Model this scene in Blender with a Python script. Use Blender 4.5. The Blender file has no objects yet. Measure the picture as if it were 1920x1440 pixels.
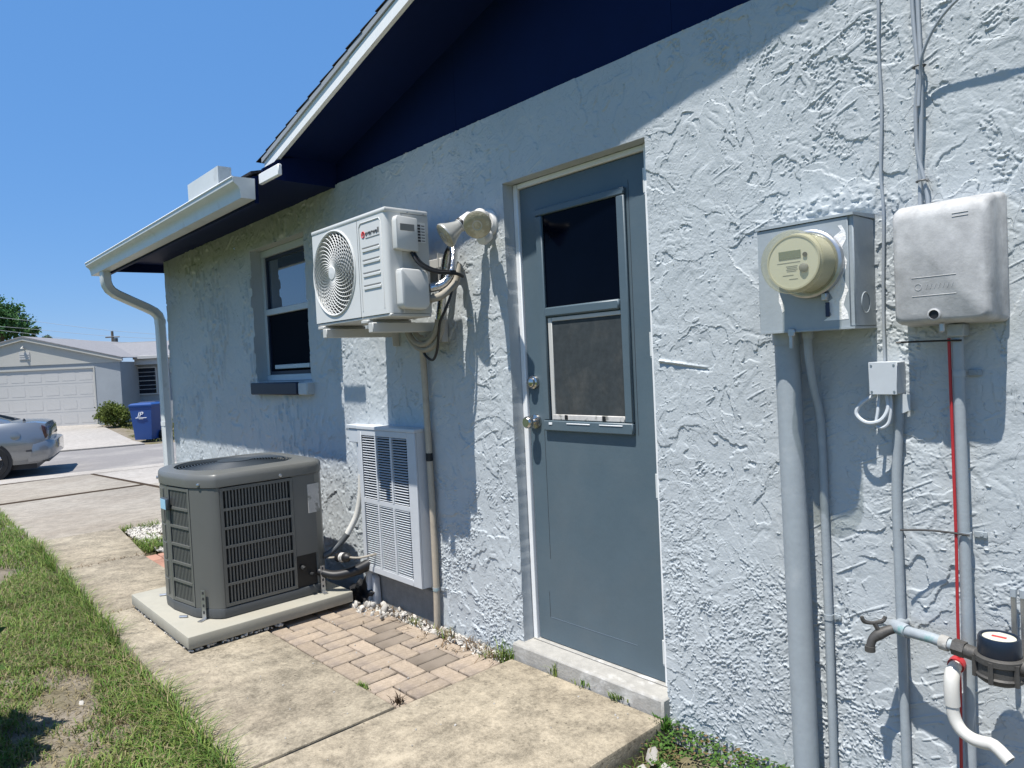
import bpy, bmesh, math, random
import numpy as np
from mathutils import Vector, Matrix
random.seed(7)
RNG = np.random.default_rng(11)
S = bpy.context.scene
COL = S.collection
R = math.radians

# ------------------------------------------------------------------ camera
yaw, pit, rol = R(47.789), R(-1.838), R(-2.770)
fw = Vector((-math.sin(yaw)*math.cos(pit), math.cos(yaw)*math.cos(pit), math.sin(pit)))
r0 = Vector((math.cos(yaw), math.sin(yaw), 0)); u0 = r0.cross(fw)
rt = math.cos(rol)*r0 + math.sin(rol)*u0
up = -math.sin(rol)*r0 + math.cos(rol)*u0
cam_d = bpy.data.cameras.new('camera'); cam = bpy.data.objects.new('camera', cam_d); COL.objects.link(cam)
cam_d.sensor_width = 36; cam_d.lens = 36*1330/1920; cam_d.clip_end = 2000; cam_d.clip_start = 0.05
M = Matrix.Identity(4)
for i in range(3):
    M[i][0], M[i][1], M[i][2] = rt[i], up[i], -fw[i]
M[0][3], M[1][3], M[2][3] = 0.0, -2.12, 1.33
cam.matrix_world = M
S.camera = cam

# ------------------------------------------------------------------ light
SUN_FROM = Vector((0.08, -1.0, 2.65)).normalized()
el = math.asin(SUN_FROM.z); az = math.atan2(SUN_FROM.x, SUN_FROM.y)
W = bpy.data.worlds.new('World'); S.world = W; W.use_nodes = True
nt = W.node_tree; bg = nt.nodes['Background']
sky = nt.nodes.new('ShaderNodeTexSky'); sky.sky_type = 'NISHITA'; sky.sun_disc = False
sky.sun_elevation = el; sky.sun_rotation = az; sky.air_density = 1.0; sky.dust_density = 0.0; sky.ozone_density = 1.5
hsv = nt.nodes.new('ShaderNodeHueSaturation'); hsv.inputs['Saturation'].default_value = 1.15
mixs = nt.nodes.new('ShaderNodeMix'); mixs.data_type = 'RGBA'; mixs.inputs['Factor'].default_value = 0.66; mixs.inputs['B'].default_value = (1.05, 2.95, 6.9, 1)
nt.links.new(sky.outputs[0], hsv.inputs['Color']); nt.links.new(hsv.outputs[0], mixs.inputs['A']); nt.links.new(mixs.outputs['Result'], bg.inputs['Color']); bg.inputs['Strength'].default_value = 0.085
ld = bpy.data.lights.new('sun', 'SUN'); sun = bpy.data.objects.new('sun', ld); COL.objects.link(sun)
ld.energy = 5.0; ld.angle = R(0.5); ld.color = (1.0, 0.965, 0.91)
sun.location = SUN_FROM*50
sun.rotation_euler = SUN_FROM.to_track_quat('Z', 'Y').to_euler()
S.view_settings.view_transform = 'Standard'; S.view_settings.look = 'None'
S.view_settings.gamma = 1; S.view_settings.use_curve_mapping = False; S.view_settings.exposure = 0.55

# ------------------------------------------------------------------ materials
def mat(name, col, rough=0.6, metal=0.0, spec=0.5, var=0.0, vscale=8.0, bump=0.0, bscale=60.0, col2=None, blotch=None, objvar=0.0, coat=0.0, detail=6.0):
    """principled material; var: brightness mottling, col2/blotch: second colour mixed in through large noise"""
    m = bpy.data.materials.new(name); m.use_nodes = True
    t = m.node_tree; n = t.nodes; l = t.links; b = n['Principled BSDF']
    b.inputs['Roughness'].default_value = rough; b.inputs['Metallic'].default_value = metal
    b.inputs['Specular IOR Level'].default_value = spec
    b.inputs['Coat Weight'].default_value = coat
    tc = n.new('ShaderNodeTexCoord')
    c = n.new('ShaderNodeRGB'); c.outputs[0].default_value = (*col, 1); out = c.outputs[0]
    if col2 is not None:
        nz = n.new('ShaderNodeTexNoise'); nz.inputs['Scale'].default_value = blotch[0]; nz.inputs['Detail'].default_value = 8; nz.inputs['Roughness'].default_value = 0.65
        l.new(tc.outputs['Object'], nz.inputs['Vector'])
        mr = n.new('ShaderNodeMapRange'); mr.inputs['From Min'].default_value = blotch[1]; mr.inputs['From Max'].default_value = blotch[2]
        l.new(nz.outputs['Fac'], mr.inputs['Value'])
        mx = n.new('ShaderNodeMix'); mx.data_type = 'RGBA'
        l.new(mr.outputs[0], mx.inputs['Factor']); l.new(out, mx.inputs['A']); mx.inputs['B'].default_value = (*col2, 1)
        out = mx.outputs['Result']
    if var > 0 or objvar > 0:
        hs = n.new('ShaderNodeHueSaturation'); l.new(out, hs.inputs['Color'])
        val = None
        if var > 0:
            nz = n.new('ShaderNodeTexNoise'); nz.inputs['Scale'].default_value = vscale; nz.inputs['Detail'].default_value = detail; nz.inputs['Roughness'].default_value = 0.7
            l.new(tc.outputs['Object'], nz.inputs['Vector'])
            mr = n.new('ShaderNodeMapRange'); mr.inputs['From Min'].default_value = 0.25; mr.inputs['From Max'].default_value = 0.75
            mr.inputs['To Min'].default_value = 1-var; mr.inputs['To Max'].default_value = 1+var
            l.new(nz.outputs['Fac'], mr.inputs['Value']); val = mr.outputs[0]
        if objvar > 0:
            oi = n.new('ShaderNodeObjectInfo')
            mr = n.new('ShaderNodeMapRange'); mr.inputs['To Min'].default_value = 1-objvar; mr.inputs['To Max'].default_value = 1+objvar
            l.new(oi.outputs['Random'], mr.inputs['Value'])
            if val is None: val = mr.outputs[0]
            else:
                mm = n.new('ShaderNodeMath'); mm.operation = 'MULTIPLY'; l.new(val, mm.inputs[0]); l.new(mr.outputs[0], mm.inputs[1]); val = mm.outputs[0]
        l.new(val, hs.inputs['Value']); out = hs.outputs[0]
    l.new(out, b.inputs['Base Color'])
    if bump > 0:
        nz = n.new('ShaderNodeTexNoise'); nz.inputs['Scale'].default_value = bscale; nz.inputs['Detail'].default_value = 5; nz.inputs['Roughness'].default_value = 0.6
        l.new(tc.outputs['Object'], nz.inputs['Vector'])
        bp = n.new('ShaderNodeBump'); bp.inputs['Strength'].default_value = 1.0; bp.inputs['Distance'].default_value = bump
        l.new(nz.outputs['Fac'], bp.inputs['Height']); l.new(bp.outputs[0], b.inputs['Normal'])
    return m

def concrete(name, col, dark, speck=0.45, stain=(1.3, 0.42, 0.80)):
    """weathered concrete: stains (large noise), fine exposed sand grain, dark pits"""
    m = mat(name, col, rough=0.9, spec=0.2, col2=dark, blotch=stain, bump=0.0018, bscale=170, objvar=0.06)
    t = m.node_tree; n = t.nodes; l = t.links; b = n['Principled BSDF']
    tc = next(x for x in n if x.type == 'TEX_COORD')
    src = b.inputs['Base Color'].links[0].from_socket
    nz = n.new('ShaderNodeTexNoise'); nz.inputs['Scale'].default_value = 75; nz.inputs['Detail'].default_value = 6; nz.inputs['Roughness'].default_value = 0.85
    l.new(tc.outputs['Object'], nz.inputs['Vector'])
    nz2 = n.new('ShaderNodeTexNoise'); nz2.inputs['Scale'].default_value = 9; nz2.inputs['Detail'].default_value = 6; nz2.inputs['Roughness'].default_value = 0.7
    l.new(tc.outputs['Object'], nz2.inputs['Vector'])
    ad = n.new('ShaderNodeMath'); ad.operation = 'ADD'; l.new(nz.outputs['Fac'], ad.inputs[0]); l.new(nz2.outputs['Fac'], ad.inputs[1])
    mr = n.new('ShaderNodeMapRange'); mr.inputs['From Min'].default_value = 0.80; mr.inputs['From Max'].default_value = 1.20
    mr.inputs['To Min'].default_value = 1-speck; mr.inputs['To Max'].default_value = 1+speck
    l.new(ad.outputs[0], mr.inputs['Value'])
    vo = n.new('ShaderNodeTexVoronoi'); vo.inputs['Scale'].default_value = 22; l.new(tc.outputs['Object'], vo.inputs['Vector'])
    pit_ = n.new('ShaderNodeMapRange'); pit_.inputs['From Min'].default_value = 0.05; pit_.inputs['From Max'].default_value = 0.13
    pit_.inputs['To Min'].default_value = 0.45; pit_.inputs['To Max'].default_value = 1.0
    l.new(vo.outputs['Distance'], pit_.inputs['Value'])
    mu = n.new('ShaderNodeMath'); mu.operation = 'MULTIPLY'; l.new(mr.outputs[0], mu.inputs[0]); l.new(pit_.outputs[0], mu.inputs[1])
    hs = n.new('ShaderNodeHueSaturation'); l.new(src, hs.inputs['Color']); l.new(mu.outputs[0], hs.inputs['Value'])
    l.new(hs.outputs[0], b.inputs['Base Color'])
    return m

def attrmat(name, rough=0.7, spec=0.25, trans=0.0):
    m = bpy.data.materials.new(name); m.use_nodes = True
    t = m.node_tree; n = t.nodes; l = t.links; b = n['Principled BSDF']
    a = n.new('ShaderNodeAttribute'); a.attribute_name = 'tint'; l.new(a.outputs['Color'], b.inputs['Base Color'])
    b.inputs['Roughness'].default_value = rough; b.inputs['Specular IOR Level'].default_value = spec
    if trans:
        tr = n.new('ShaderNodeBsdfTranslucent'); l.new(a.outputs['Color'], tr.inputs['Color'])
        ms = n.new('ShaderNodeMixShader'); ms.inputs[0].default_value = trans
        l.new(b.outputs[0], ms.inputs[1]); l.new(tr.outputs[0], ms.inputs[2]); l.new(ms.outputs[0], n['Material Output'].inputs['Surface'])
    return m

m_stucco = mat('stucco_paint', (0.430, 0.458, 0.468), rough=0.62, spec=0.3, var=0.05, vscale=2.5, bump=0.0010, bscale=170, col2=(0.455, 0.488, 0.498), blotch=(1.2, 0.45, 0.7))
def stucco_relief(m):
    """fine torn-edge relief on top of the modelled plaster: thresholded warped noise gives crisp little scarps"""
    t = m.node_tree; n = t.nodes; l = t.links; b = n['Principled BSDF']
    tc = next(x for x in n if x.type == 'TEX_COORD'); b0 = next(x for x in n if x.type == 'BUMP')
    prev = b0.outputs[0]
    msk = n.new('ShaderNodeTexNoise'); msk.inputs['Scale'].default_value = 3.2; msk.inputs['Detail'].default_value = 3; l.new(tc.outputs['Object'], msk.inputs['Vector'])
    for sc, dist, t0, t1, dm, k0, k1 in ((13, 1.6, 0.56, 0.570, 0.0012, 0.40, 0.5),) if True else ((26, 0.6, 0.515, 0.535, 0.0016, 0.52, 0.62), (48, 0.9, 0.55, 0.58, 0.0014, 0.55, 0.64), (13, 1.6, 0.56, 0.570, 0.0022, 0.40, 0.5)):
        nz = n.new('ShaderNodeTexNoise'); nz.inputs['Scale'].default_value = sc; nz.inputs['Detail'].default_value = 3; nz.inputs['Roughness'].default_value = 0.55; nz.inputs['Distortion'].default_value = dist
        mp = n.new('ShaderNodeMapping'); mp.inputs['Scale'].default_value = (1, 1, 0.8); mp.inputs['Rotation'].default_value = (0, 0.5, 0); mp.inputs['Location'].default_value = (sc, 0, 0)
        l.new(tc.outputs['Object'], mp.inputs['Vector']); l.new(mp.outputs[0], nz.inputs['Vector'])
        mr = n.new('ShaderNodeMapRange'); mr.inputs['From Min'].default_value = t0; mr.inputs['From Max'].default_value = t1; l.new(nz.outputs['Fac'], mr.inputs['Value'])
        mk = n.new('ShaderNodeMapRange'); mk.inputs['From Min'].default_value = k0; mk.inputs['From Max'].default_value = k1; l.new(msk.outputs['Fac'], mk.inputs['Value'])
        mu = n.new('ShaderNodeMath'); mu.operation = 'MULTIPLY'; l.new(mr.outputs[0], mu.inputs[0]); l.new(mk.outputs[0], mu.inputs[1])
        bp = n.new('ShaderNodeBump'); bp.inputs['Strength'].default_value = 0.9; bp.inputs['Distance'].default_value = dm
        l.new(mu.outputs[0], bp.inputs['Height']); l.new(prev, bp.inputs['Normal']); prev = bp.outputs[0]
    l.new(prev, b.inputs['Normal'])
stucco_relief(m_stucco)
m_navy = mat('navy_paint', (0.0028, 0.010, 0.052), rough=0.6, spec=0.12, var=0.1, vscale=5)
m_white = mat('white_paint', (0.74, 0.75, 0.75), rough=0.45, var=0.05, vscale=12)
m_gutter = mat('gutter_metal_paint', (0.60, 0.62, 0.61), rough=0.38, var=0.06, vscale=9, col2=(0.42, 0.40, 0.36), blotch=(7, 0.6, 0.85))
m_fascia = mat('fascia_paint', (0.78, 0.78, 0.77), rough=0.5, var=0.05, vscale=15)
m_drip = mat('drip_edge_metal', (0.30, 0.31, 0.32), rough=0.5)
m_shingle = mat('asphalt_shingle', (0.035, 0.035, 0.04), rough=0.95, spec=0.1, var=0.4, vscale=30, bump=0.004, bscale=120)
m_door = mat('door_paint', (0.082, 0.118, 0.142), rough=0.42, spec=0.4, var=0.06, vscale=5, bump=0.0006, bscale=40, col2=(0.098, 0.128, 0.146), blotch=(2.2, 0.46, 0.72))
m_trimgrey = mat('grey_blue_trim', (0.145, 0.19, 0.235), rough=0.45, var=0.05, vscale=20)
m_glass = mat('dark_glass', (0.001, 0.002, 0.006), rough=0.10, spec=0.06, var=0.3, vscale=3)
m_screen = mat('dusty_glass', (0.046, 0.053, 0.056), rough=0.45, spec=0.12, col2=(0.085, 0.085, 0.078), blotch=(5, 0.5, 0.8), var=0.25, vscale=25)
m_winglass = mat('window_glass', (0.006, 0.010, 0.020), rough=0.03, spec=0.5)
m_frame = mat('window_frame_metal', (0.46, 0.50, 0.53), rough=0.4, var=0.06, vscale=20)
m_sillnavy = mat('sill_navy_paint', (0.012, 0.020, 0.045), rough=0.5, spec=0.35)
m_chrome = mat('brushed_nickel', (0.55, 0.53, 0.50), rough=0.22, metal=1.0)
m_galv = mat('galvanised_steel', (0.45, 0.46, 0.47), rough=0.38, metal=0.9, var=0.15, vscale=40)
m_concrete = concrete('walkway_concrete', (0.275, 0.238, 0.178), (0.215, 0.182, 0.135), stain=(2.0, 0.42, 0.74))
m_conc_door = concrete('door_slab_concrete', (0.305, 0.262, 0.195), (0.262, 0.222, 0.163), stain=(2.6, 0.42, 0.74))
m_drive = concrete('driveway_concrete', (0.300, 0.268, 0.222), (0.225, 0.192, 0.152), speck=0.25, stain=(0.9, 0.42, 0.75))
m_drive2 = concrete('pale_driveway_concrete', (0.345, 0.318, 0.285), (0.295, 0.268, 0.235), speck=0.2, stain=(0.5, 0.45, 0.8))
m_pad = mat('cast_pad_concrete', (0.3360, 0.3192, 0.2646), rough=0.85, spec=0.2, var=0.12, vscale=7, bump=0.0008, bscale=150, col2=(0.30, 0.275, 0.22), blotch=(3.5, 0.5, 0.8))
m_sillconc = mat('threshold_stone', (0.3360, 0.3234, 0.2940), rough=0.85, var=0.18, vscale=25, bump=0.002, bscale=90, col2=(0.50, 0.49, 0.46), blotch=(6, 0.56, 0.68))
m_found = mat('bare_concrete_vent_shadow', (0.22, 0.22, 0.21), rough=0.95, var=0.2, vscale=18, bump=0.004, bscale=70)
m_brick = mat('paver_brick', (0.325, 0.262, 0.198), rough=0.9, spec=0.2, var=0.34, vscale=50, objvar=0.15, bump=0.002, bscale=120, col2=(0.250, 0.205, 0.165), blotch=(6, 0.46, 0.62))
m_brickred = mat('red_paver_brick', (0.3360, 0.1848, 0.1344), rough=0.9, spec=0.2, var=0.17, vscale=14, objvar=0.16, bump=0.002, bscale=120)
m_brickgrey = mat('stained_paver_brick', (0.235, 0.195, 0.155), rough=0.9, spec=0.2, var=0.3, vscale=12, objvar=0.12, bump=0.002, bscale=120, col2=(0.14, 0.115, 0.09), blotch=(6, 0.45, 0.65))
m_joint = mat('joint_soil', (0.055, 0.040, 0.028), rough=1.0, spec=0.05, var=0.4, vscale=40, bump=0.004, bscale=120)
m_stone = mat('white_marble_chip', (0.4704, 0.4452, 0.4032), rough=0.85, spec=0.2, objvar=0.30, var=0.15, vscale=20, col2=(0.34, 0.30, 0.24), blotch=(30, 0.55, 0.75), bump=0.002, bscale=60)
m_soil = mat('sandy_soil', (0.2100, 0.1806, 0.1428), rough=1.0, spec=0.05, var=0.3, vscale=9, bump=0.012, bscale=40, col2=(0.13, 0.115, 0.06), blotch=(1.7, 0.45, 0.65))
m_asphalt = mat('asphalt', (0.2100, 0.1974, 0.1890), rough=0.95, spec=0.15, var=0.12, vscale=20, bump=0.003, bscale=100, col2=(0.31, 0.29, 0.265), blotch=(0.6, 0.45, 0.7))
m_acbody = mat('condenser_paint', (0.122, 0.123, 0.113), rough=0.38, spec=0.5, var=0.05, vscale=6)
m_acdark = mat('condenser_coil', (0.010, 0.011, 0.012), rough=0.7, var=0.4, vscale=60)
m_actop = mat('condenser_fan_guard', (0.035, 0.045, 0.055), rough=0.6, spec=0.3)
m_acbase = mat('condenser_base_pan', (0.075, 0.08, 0.082), rough=0.5)
m_label = mat('faded_data_label', (0.50, 0.48, 0.45), rough=0.7, var=0.25, vscale=22, col2=(0.2, 0.2, 0.18), blotch=(16, 0.55, 0.62))
m_badge = mat('badge_blue', (0.33, 0.56, 0.72), rough=0.3)
m_badgerim = mat('badge_rim', (0.05, 0.06, 0.07), rough=0.4)
m_ms = mat('powder_coat_white', (0.6048, 0.6048, 0.5796), rough=0.42, spec=0.4, var=0.03, vscale=9)
m_msgrey = mat('side_panel_coat', (0.4872, 0.4788, 0.4452), rough=0.45, var=0.04, vscale=9)
m_msdark = mat('fan_cavity', (0.012, 0.012, 0.013), rough=0.8)
m_msblade = mat('fan_blade_plastic', (0.10, 0.10, 0.095), rough=0.6)
m_red = mat('logo_red', (0.62, 0.03, 0.035), rough=0.5)
m_ink = mat('dark_print', (0.03, 0.03, 0.035), rough=0.6)
m_inkgrey = mat('grey_print', (0.20, 0.20, 0.19), rough=0.6)
m_black = mat('black_rubber', (0.008, 0.008, 0.009), rough=0.5)
m_hose = mat('line_insulation', (0.30, 0.27, 0.22), rough=0.7, var=0.2, vscale=30)
m_silver = mat('foil_wrap', (0.6, 0.6, 0.6), rough=0.2, metal=1.0, bump=0.004, bscale=50)
m_beige = mat('beige_line_cover', (0.40, 0.345, 0.265), rough=0.6, var=0.15, vscale=12, col2=(0.26, 0.24, 0.20), blotch=(8, 0.52, 0.75))
m_vent = mat('vent_cabinet_paint', (0.50, 0.52, 0.535), rough=0.45, var=0.06, vscale=10)
m_pipe = mat('painted_conduit', (0.31, 0.345, 0.365), rough=0.5, var=0.09, vscale=14, col2=(0.36, 0.385, 0.395), blotch=(9, 0.55, 0.68), bump=0.0008, bscale=60)
m_mbox = mat('painted_meter_box', (0.315, 0.350, 0.368), rough=0.45, var=0.08, vscale=12, bump=0.0006, bscale=80)
m_flake = mat('flaking_paint', (0.80, 0.79, 0.77), rough=0.8, bump=0.003, bscale=90)
m_meter = bpy.data.materials.new('meter_cover_polycarbonate'); m_meter.use_nodes = True
_n = m_meter.node_tree.nodes; _l = m_meter.node_tree.links; _p = _n['Principled BSDF']
_p.inputs['Base Color'].default_value = (0.46, 0.44, 0.31, 1); _p.inputs['Roughness'].default_value = 0.08; _p.inputs['Specular IOR Level'].default_value = 0.7
_t = _n.new('ShaderNodeBsdfTransparent'); _t.inputs['Color'].default_value = (0.97, 0.965, 0.90, 1)
_m = _n.new('ShaderNodeMixShader'); _m.inputs[0].default_value = 0.22
_l.new(_t.outputs[0], _m.inputs[1]); _l.new(_p.outputs[0], _m.inputs[2]); _l.new(_m.outputs[0], _n['Material Output'].inputs['Surface'])
m_meterbody = mat('meter_inner_body', (0.46, 0.445, 0.345), rough=0.5)
m_meterface = mat('meter_dial_face', (0.60, 0.585, 0.47), rough=0.35, coat=0.5)
m_lcd = mat('lcd_glass', (0.13, 0.16, 0.11), rough=0.2)
m_tel = mat('aged_grey_plastic', (0.415, 0.415, 0.408), rough=0.6, var=0.30, vscale=18, bump=0.0006, bscale=120, col2=(0.315, 0.315, 0.315), blotch=(7, 0.45, 0.68))
m_jbox = mat('small_box_paint', (0.47, 0.50, 0.52), rough=0.5, var=0.06, vscale=20)
m_cable = mat('grey_cable', (0.30, 0.33, 0.36), rough=0.6, var=0.1, vscale=30)
m_redwire = mat('red_wire', (0.40, 0.025, 0.030), rough=0.4)
m_pvc = mat('white_pvc', (0.56, 0.545, 0.50), rough=0.35, var=0.07, vscale=10)
m_bronze = mat('tarnished_bronze', (0.080, 0.076, 0.070), rough=0.6, metal=0.35, var=0.25, vscale=30, bump=0.001, bscale=120)
m_copper = mat('verdigris_pipe', (0.29, 0.32, 0.34), rough=0.6, var=0.25, vscale=25, col2=(0.13, 0.28, 0.26), blotch=(16, 0.56, 0.66))
m_mcap = mat('meter_register_plastic', (0.010, 0.016, 0.028), rough=0.3)
m_bulb = mat('floodlight_glass', (0.36, 0.315, 0.21), rough=0.10, spec=0.7, bump=0.003, bscale=160, col2=(0.52, 0.47, 0.34), blotch=(30, 0.5, 0.62), coat=0.5)
m_bulbside = mat('bulb_reflector', (0.42, 0.42, 0.39), rough=0.35, metal=0.35)
m_sock = mat('lamp_socket_plastic', (0.64, 0.63, 0.60), rough=0.5)
m_grass = attrmat('grass_blade', trans=0.25)
m_leaf = attrmat('leaf', trans=0.2)
m_nwall = mat('pale_grey_wall', (0.3024, 0.3234, 0.3360), rough=0.8, var=0.06, vscale=3, bump=0.004, bscale=20)
m_ngable = mat('cream_gable_board', (0.4368, 0.4242, 0.3822), rough=0.8, var=0.05, vscale=2)
m_ngar = mat('white_garage_door', (0.4788, 0.4662, 0.4410), rough=0.6, var=0.03, vscale=3)
m_nroof = mat('grey_shingle_roof', (0.2100, 0.2058, 0.2100), rough=0.95, var=0.2, vscale=8, bump=0.01, bscale=20)
m_bin = mat('blue_bin_plastic', (0.012, 0.055, 0.21), rough=0.4)
m_binlid = mat('dark_bin_plastic', (0.01, 0.02, 0.06), rough=0.4)
m_gbin = mat('green_bin_plastic', (0.008, 0.06, 0.035), rough=0.4)
m_car = mat('silver_car_paint', (0.2268, 0.2394, 0.2520), rough=0.25, metal=0.6, coat=0.8)
m_carglass = mat('car_glass', (0.03, 0.045, 0.06), rough=0.04, spec=0.8)
m_tyre = mat('tyre_rubber', (0.012, 0.012, 0.012), rough=0.8)
m_rim = mat('alloy_wheel', (0.5, 0.5, 0.5), rough=0.25, metal=0.9)
m_tail = mat('tail_lamp_lens', (0.05, 0.022, 0.02), rough=0.15)
m_bark = mat('tree_bark', (0.09, 0.07, 0.05), rough=0.95, var=0.3, vscale=6)
m_line = mat('weathered_aluminium_cable', (0.22, 0.25, 0.29), rough=0.6)
m_mesh = mat('insect_screen', (0.007, 0.010, 0.016), rough=0.9, spec=0.02)
m_skyglass = mat('sky_reflection_glass', (0.07, 0.095, 0.14), rough=0.03, spec=0.5)
m_skyglass.node_tree.nodes['Principled BSDF'].inputs['IOR'].default_value = 2.6  # bluish base and raised IOR stand in for the bright sky reflection
m_wood = mat('weathered_pole', (0.12, 0.10, 0.08), rough=0.9)

def turf_beyond(m):
    t = m.node_tree; n = t.nodes; l = t.links; b = n['Principled BSDF']; src = b.inputs['Base Color'].links[0].from_socket
    g_ = n.new('ShaderNodeNewGeometry'); sx_ = n.new('ShaderNodeSeparateXYZ'); l.new(g_.outputs['Position'], sx_.inputs[0])
    nz = n.new('ShaderNodeTexNoise'); nz.inputs['Scale'].default_value = 1.2; nz.inputs['Detail'].default_value = 6; l.new(g_.outputs['Position'], nz.inputs['Vector'])
    ad = n.new('ShaderNodeMath'); ad.operation = 'ADD'; l.new(sx_.outputs['Y'], ad.inputs[0]); l.new(nz.outputs['Fac'], ad.inputs[1])
    mr = n.new('ShaderNodeMapRange'); mr.inputs['From Min'].default_value = -2.1; mr.inputs['From Max'].default_value = -2.7; l.new(ad.outputs[0], mr.inputs['Value'])
    cr = n.new('ShaderNodeValToRGB'); cr.color_ramp.elements[0].color = (0.045, 0.075, 0.016, 1); cr.color_ramp.elements[1].color = (0.085, 0.105, 0.03, 1); l.new(nz.outputs['Fac'], cr.inputs[0])
    mx = n.new('ShaderNodeMix'); mx.data_type = 'RGBA'; l.new(mr.outputs[0], mx.inputs['Factor']); l.new(src, mx.inputs['A']); l.new(cr.outputs[0], mx.inputs['B']); l.new(mx.outputs['Result'], b.inputs['Base Color'])
turf_beyond(m_soil)

# ------------------------------------------------------------------ mesh helpers
class MB:
    def __init__(s): s.v = []; s.f = []
    def add(s, vs, fs):
        o = len(s.v); s.v += [tuple(map(float, p)) for p in vs]; s.f += [tuple(i+o for i in f) for f in fs]; return s
    def bm(s, b):
        b.verts.index_update(); s.add([v.co[:] for v in b.verts], [[v.index for v in f.verts] for f in b.faces]); b.free(); return s
    def box(s, x0, x1, y0, y1, z0, z1, bev=0.0, seg=1, mtx=None):
        b = bmesh.new(); bmesh.ops.create_cube(b, size=1)
        for v in b.verts:
            v.co = Vector(((x0+x1)/2+v.co.x*(x1-x0), (y0+y1)/2+v.co.y*(y1-y0), (z0+z1)/2+v.co.z*(z1-z0)))
        if bev > 0: bmesh.ops.bevel(b, geom=b.edges[:], offset=bev, segments=seg, affect='EDGES', profile=0.5)
        if mtx is not None: bmesh.ops.transform(b, matrix=mtx, verts=b.verts)
        return s.bm(b)
    def prism(s, poly, a0, a1, axis='z', bev=0.0):
        """poly: 2D points; extruded along axis (x: poly=(y,z), y: poly=(x,z), z: poly=(x,y))"""
        def P(p, a): return {'x': (a, p[0], p[1]), 'y': (p[0], a, p[1]), 'z': (p[0], p[1], a)}[axis]
        b = bmesh.new(); k = len(poly)
        A = [b.verts.new(P(p, a0)) for p in poly]; B = [b.verts.new(P(p, a1)) for p in poly]
        b.faces.new(A); b.faces.new(B[::-1])
        for i in range(k): b.faces.new((A[i], B[i], B[(i+1) % k], A[(i+1) % k]))
        bmesh.ops.recalc_face_normals(b, faces=b.faces)
        if bev > 0: bmesh.ops.bevel(b, geom=b.edges[:], offset=bev, segments=2, affect='EDGES', profile=0.5)
        return s.bm(b)
    def tube(s, pts, r, n=10, smooth=0, closed=False, caps=True):
        P = [Vector(p) for p in pts]
        rr = list(r) if hasattr(r, '__len__') else [r]*len(P)
        if smooth:
            Q = []; q = []
            for i in range(len(P)-1):
                p0 = P[max(i-1, 0)]; p1 = P[i]; p2 = P[i+1]; p3 = P[min(i+2, len(P)-1)]
                for k in range(smooth):
                    t = k/smooth
                    Q.append(0.5*((2*p1)+(p2-p0)*t+(2*p0-5*p1+4*p2-p3)*t*t+(3*p1-p0-3*p2+p3)*t**3)); q.append(rr[i]*(1-t)+rr[i+1]*t)
            Q.append(P[-1]); q.append(rr[-1]); P, rr = Q, q
        N = len(P); vs = []; fs = []
        prev = None
        for i in range(N):
            a = P[i-1] if (i or closed) else P[0]; c = P[(i+1) % N] if (i < N-1 or closed) else P[-1]
            t = (c-a).normalized()
            if prev is None:
                h = Vector((0, 0, 1)) if abs(t.z) < 0.9 else Vector((1, 0, 0))
                u = t.cross(h).normalized()
            else:
                u = (prev-t*prev.dot(t)).normalized()
            prev = u; w = t.cross(u)
            for k in range(n):
                an = 2*math.pi*k/n; vs.append(P[i]+(u*math.cos(an)+w*math.sin(an))*rr[i])
        for i in range(N if closed else N-1):
            j = (i+1) % N
            for k in range(n):
                k2 = (k+1) % n; fs.append((i*n+k, i*n+k2, j*n+k2, j*n+k))
        if caps and not closed:
            fs.append(tuple(range(n))[::-1]); fs.append(tuple((N-1)*n+k for k in range(n)))
        return s.add(vs, fs)
    def lathe(s, prof, o, d, n=24, caps=True):
        """prof: (radius, distance along d)"""
        d = Vector(d).normalized(); o = Vector(o)
        h = Vector((0, 0, 1)) if abs(d.z) < 0.9 else Vector((1, 0, 0))
        u = d.cross(h).normalized(); w = d.cross(u); vs = []; fs = []
        for r, a in prof:
            for k in range(n):
                an = 2*math.pi*k/n; vs.append(o+d*a+(u*math.cos(an)+w*math.sin(an))*r)
        for i in range(len(prof)-1):
            for k in range(n):
                k2 = (k+1) % n; fs.append((i*n+k, i*n+k2, (i+1)*n+k2, (i+1)*n+k))
        if caps:
            fs.append(tuple(range(n))[::-1]); fs.append(tuple((len(prof)-1)*n+k for k in range(n)))
        return s.add(vs, fs)
    def loft(s, rings, caps=True):
        n = len(rings[0]); vs = [p for r in rings for p in r]; fs = []
        for i in range(len(rings)-1):
            for k in range(n):
                k2 = (k+1) % n; fs.append((i*n+k, i*n+k2, (i+1)*n+k2, (i+1)*n+k))
        if caps:
            fs.append(tuple(range(n))[::-1]); fs.append(tuple((len(rings)-1)*n+k for k in range(n)))
        return s.add(vs, fs)

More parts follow.
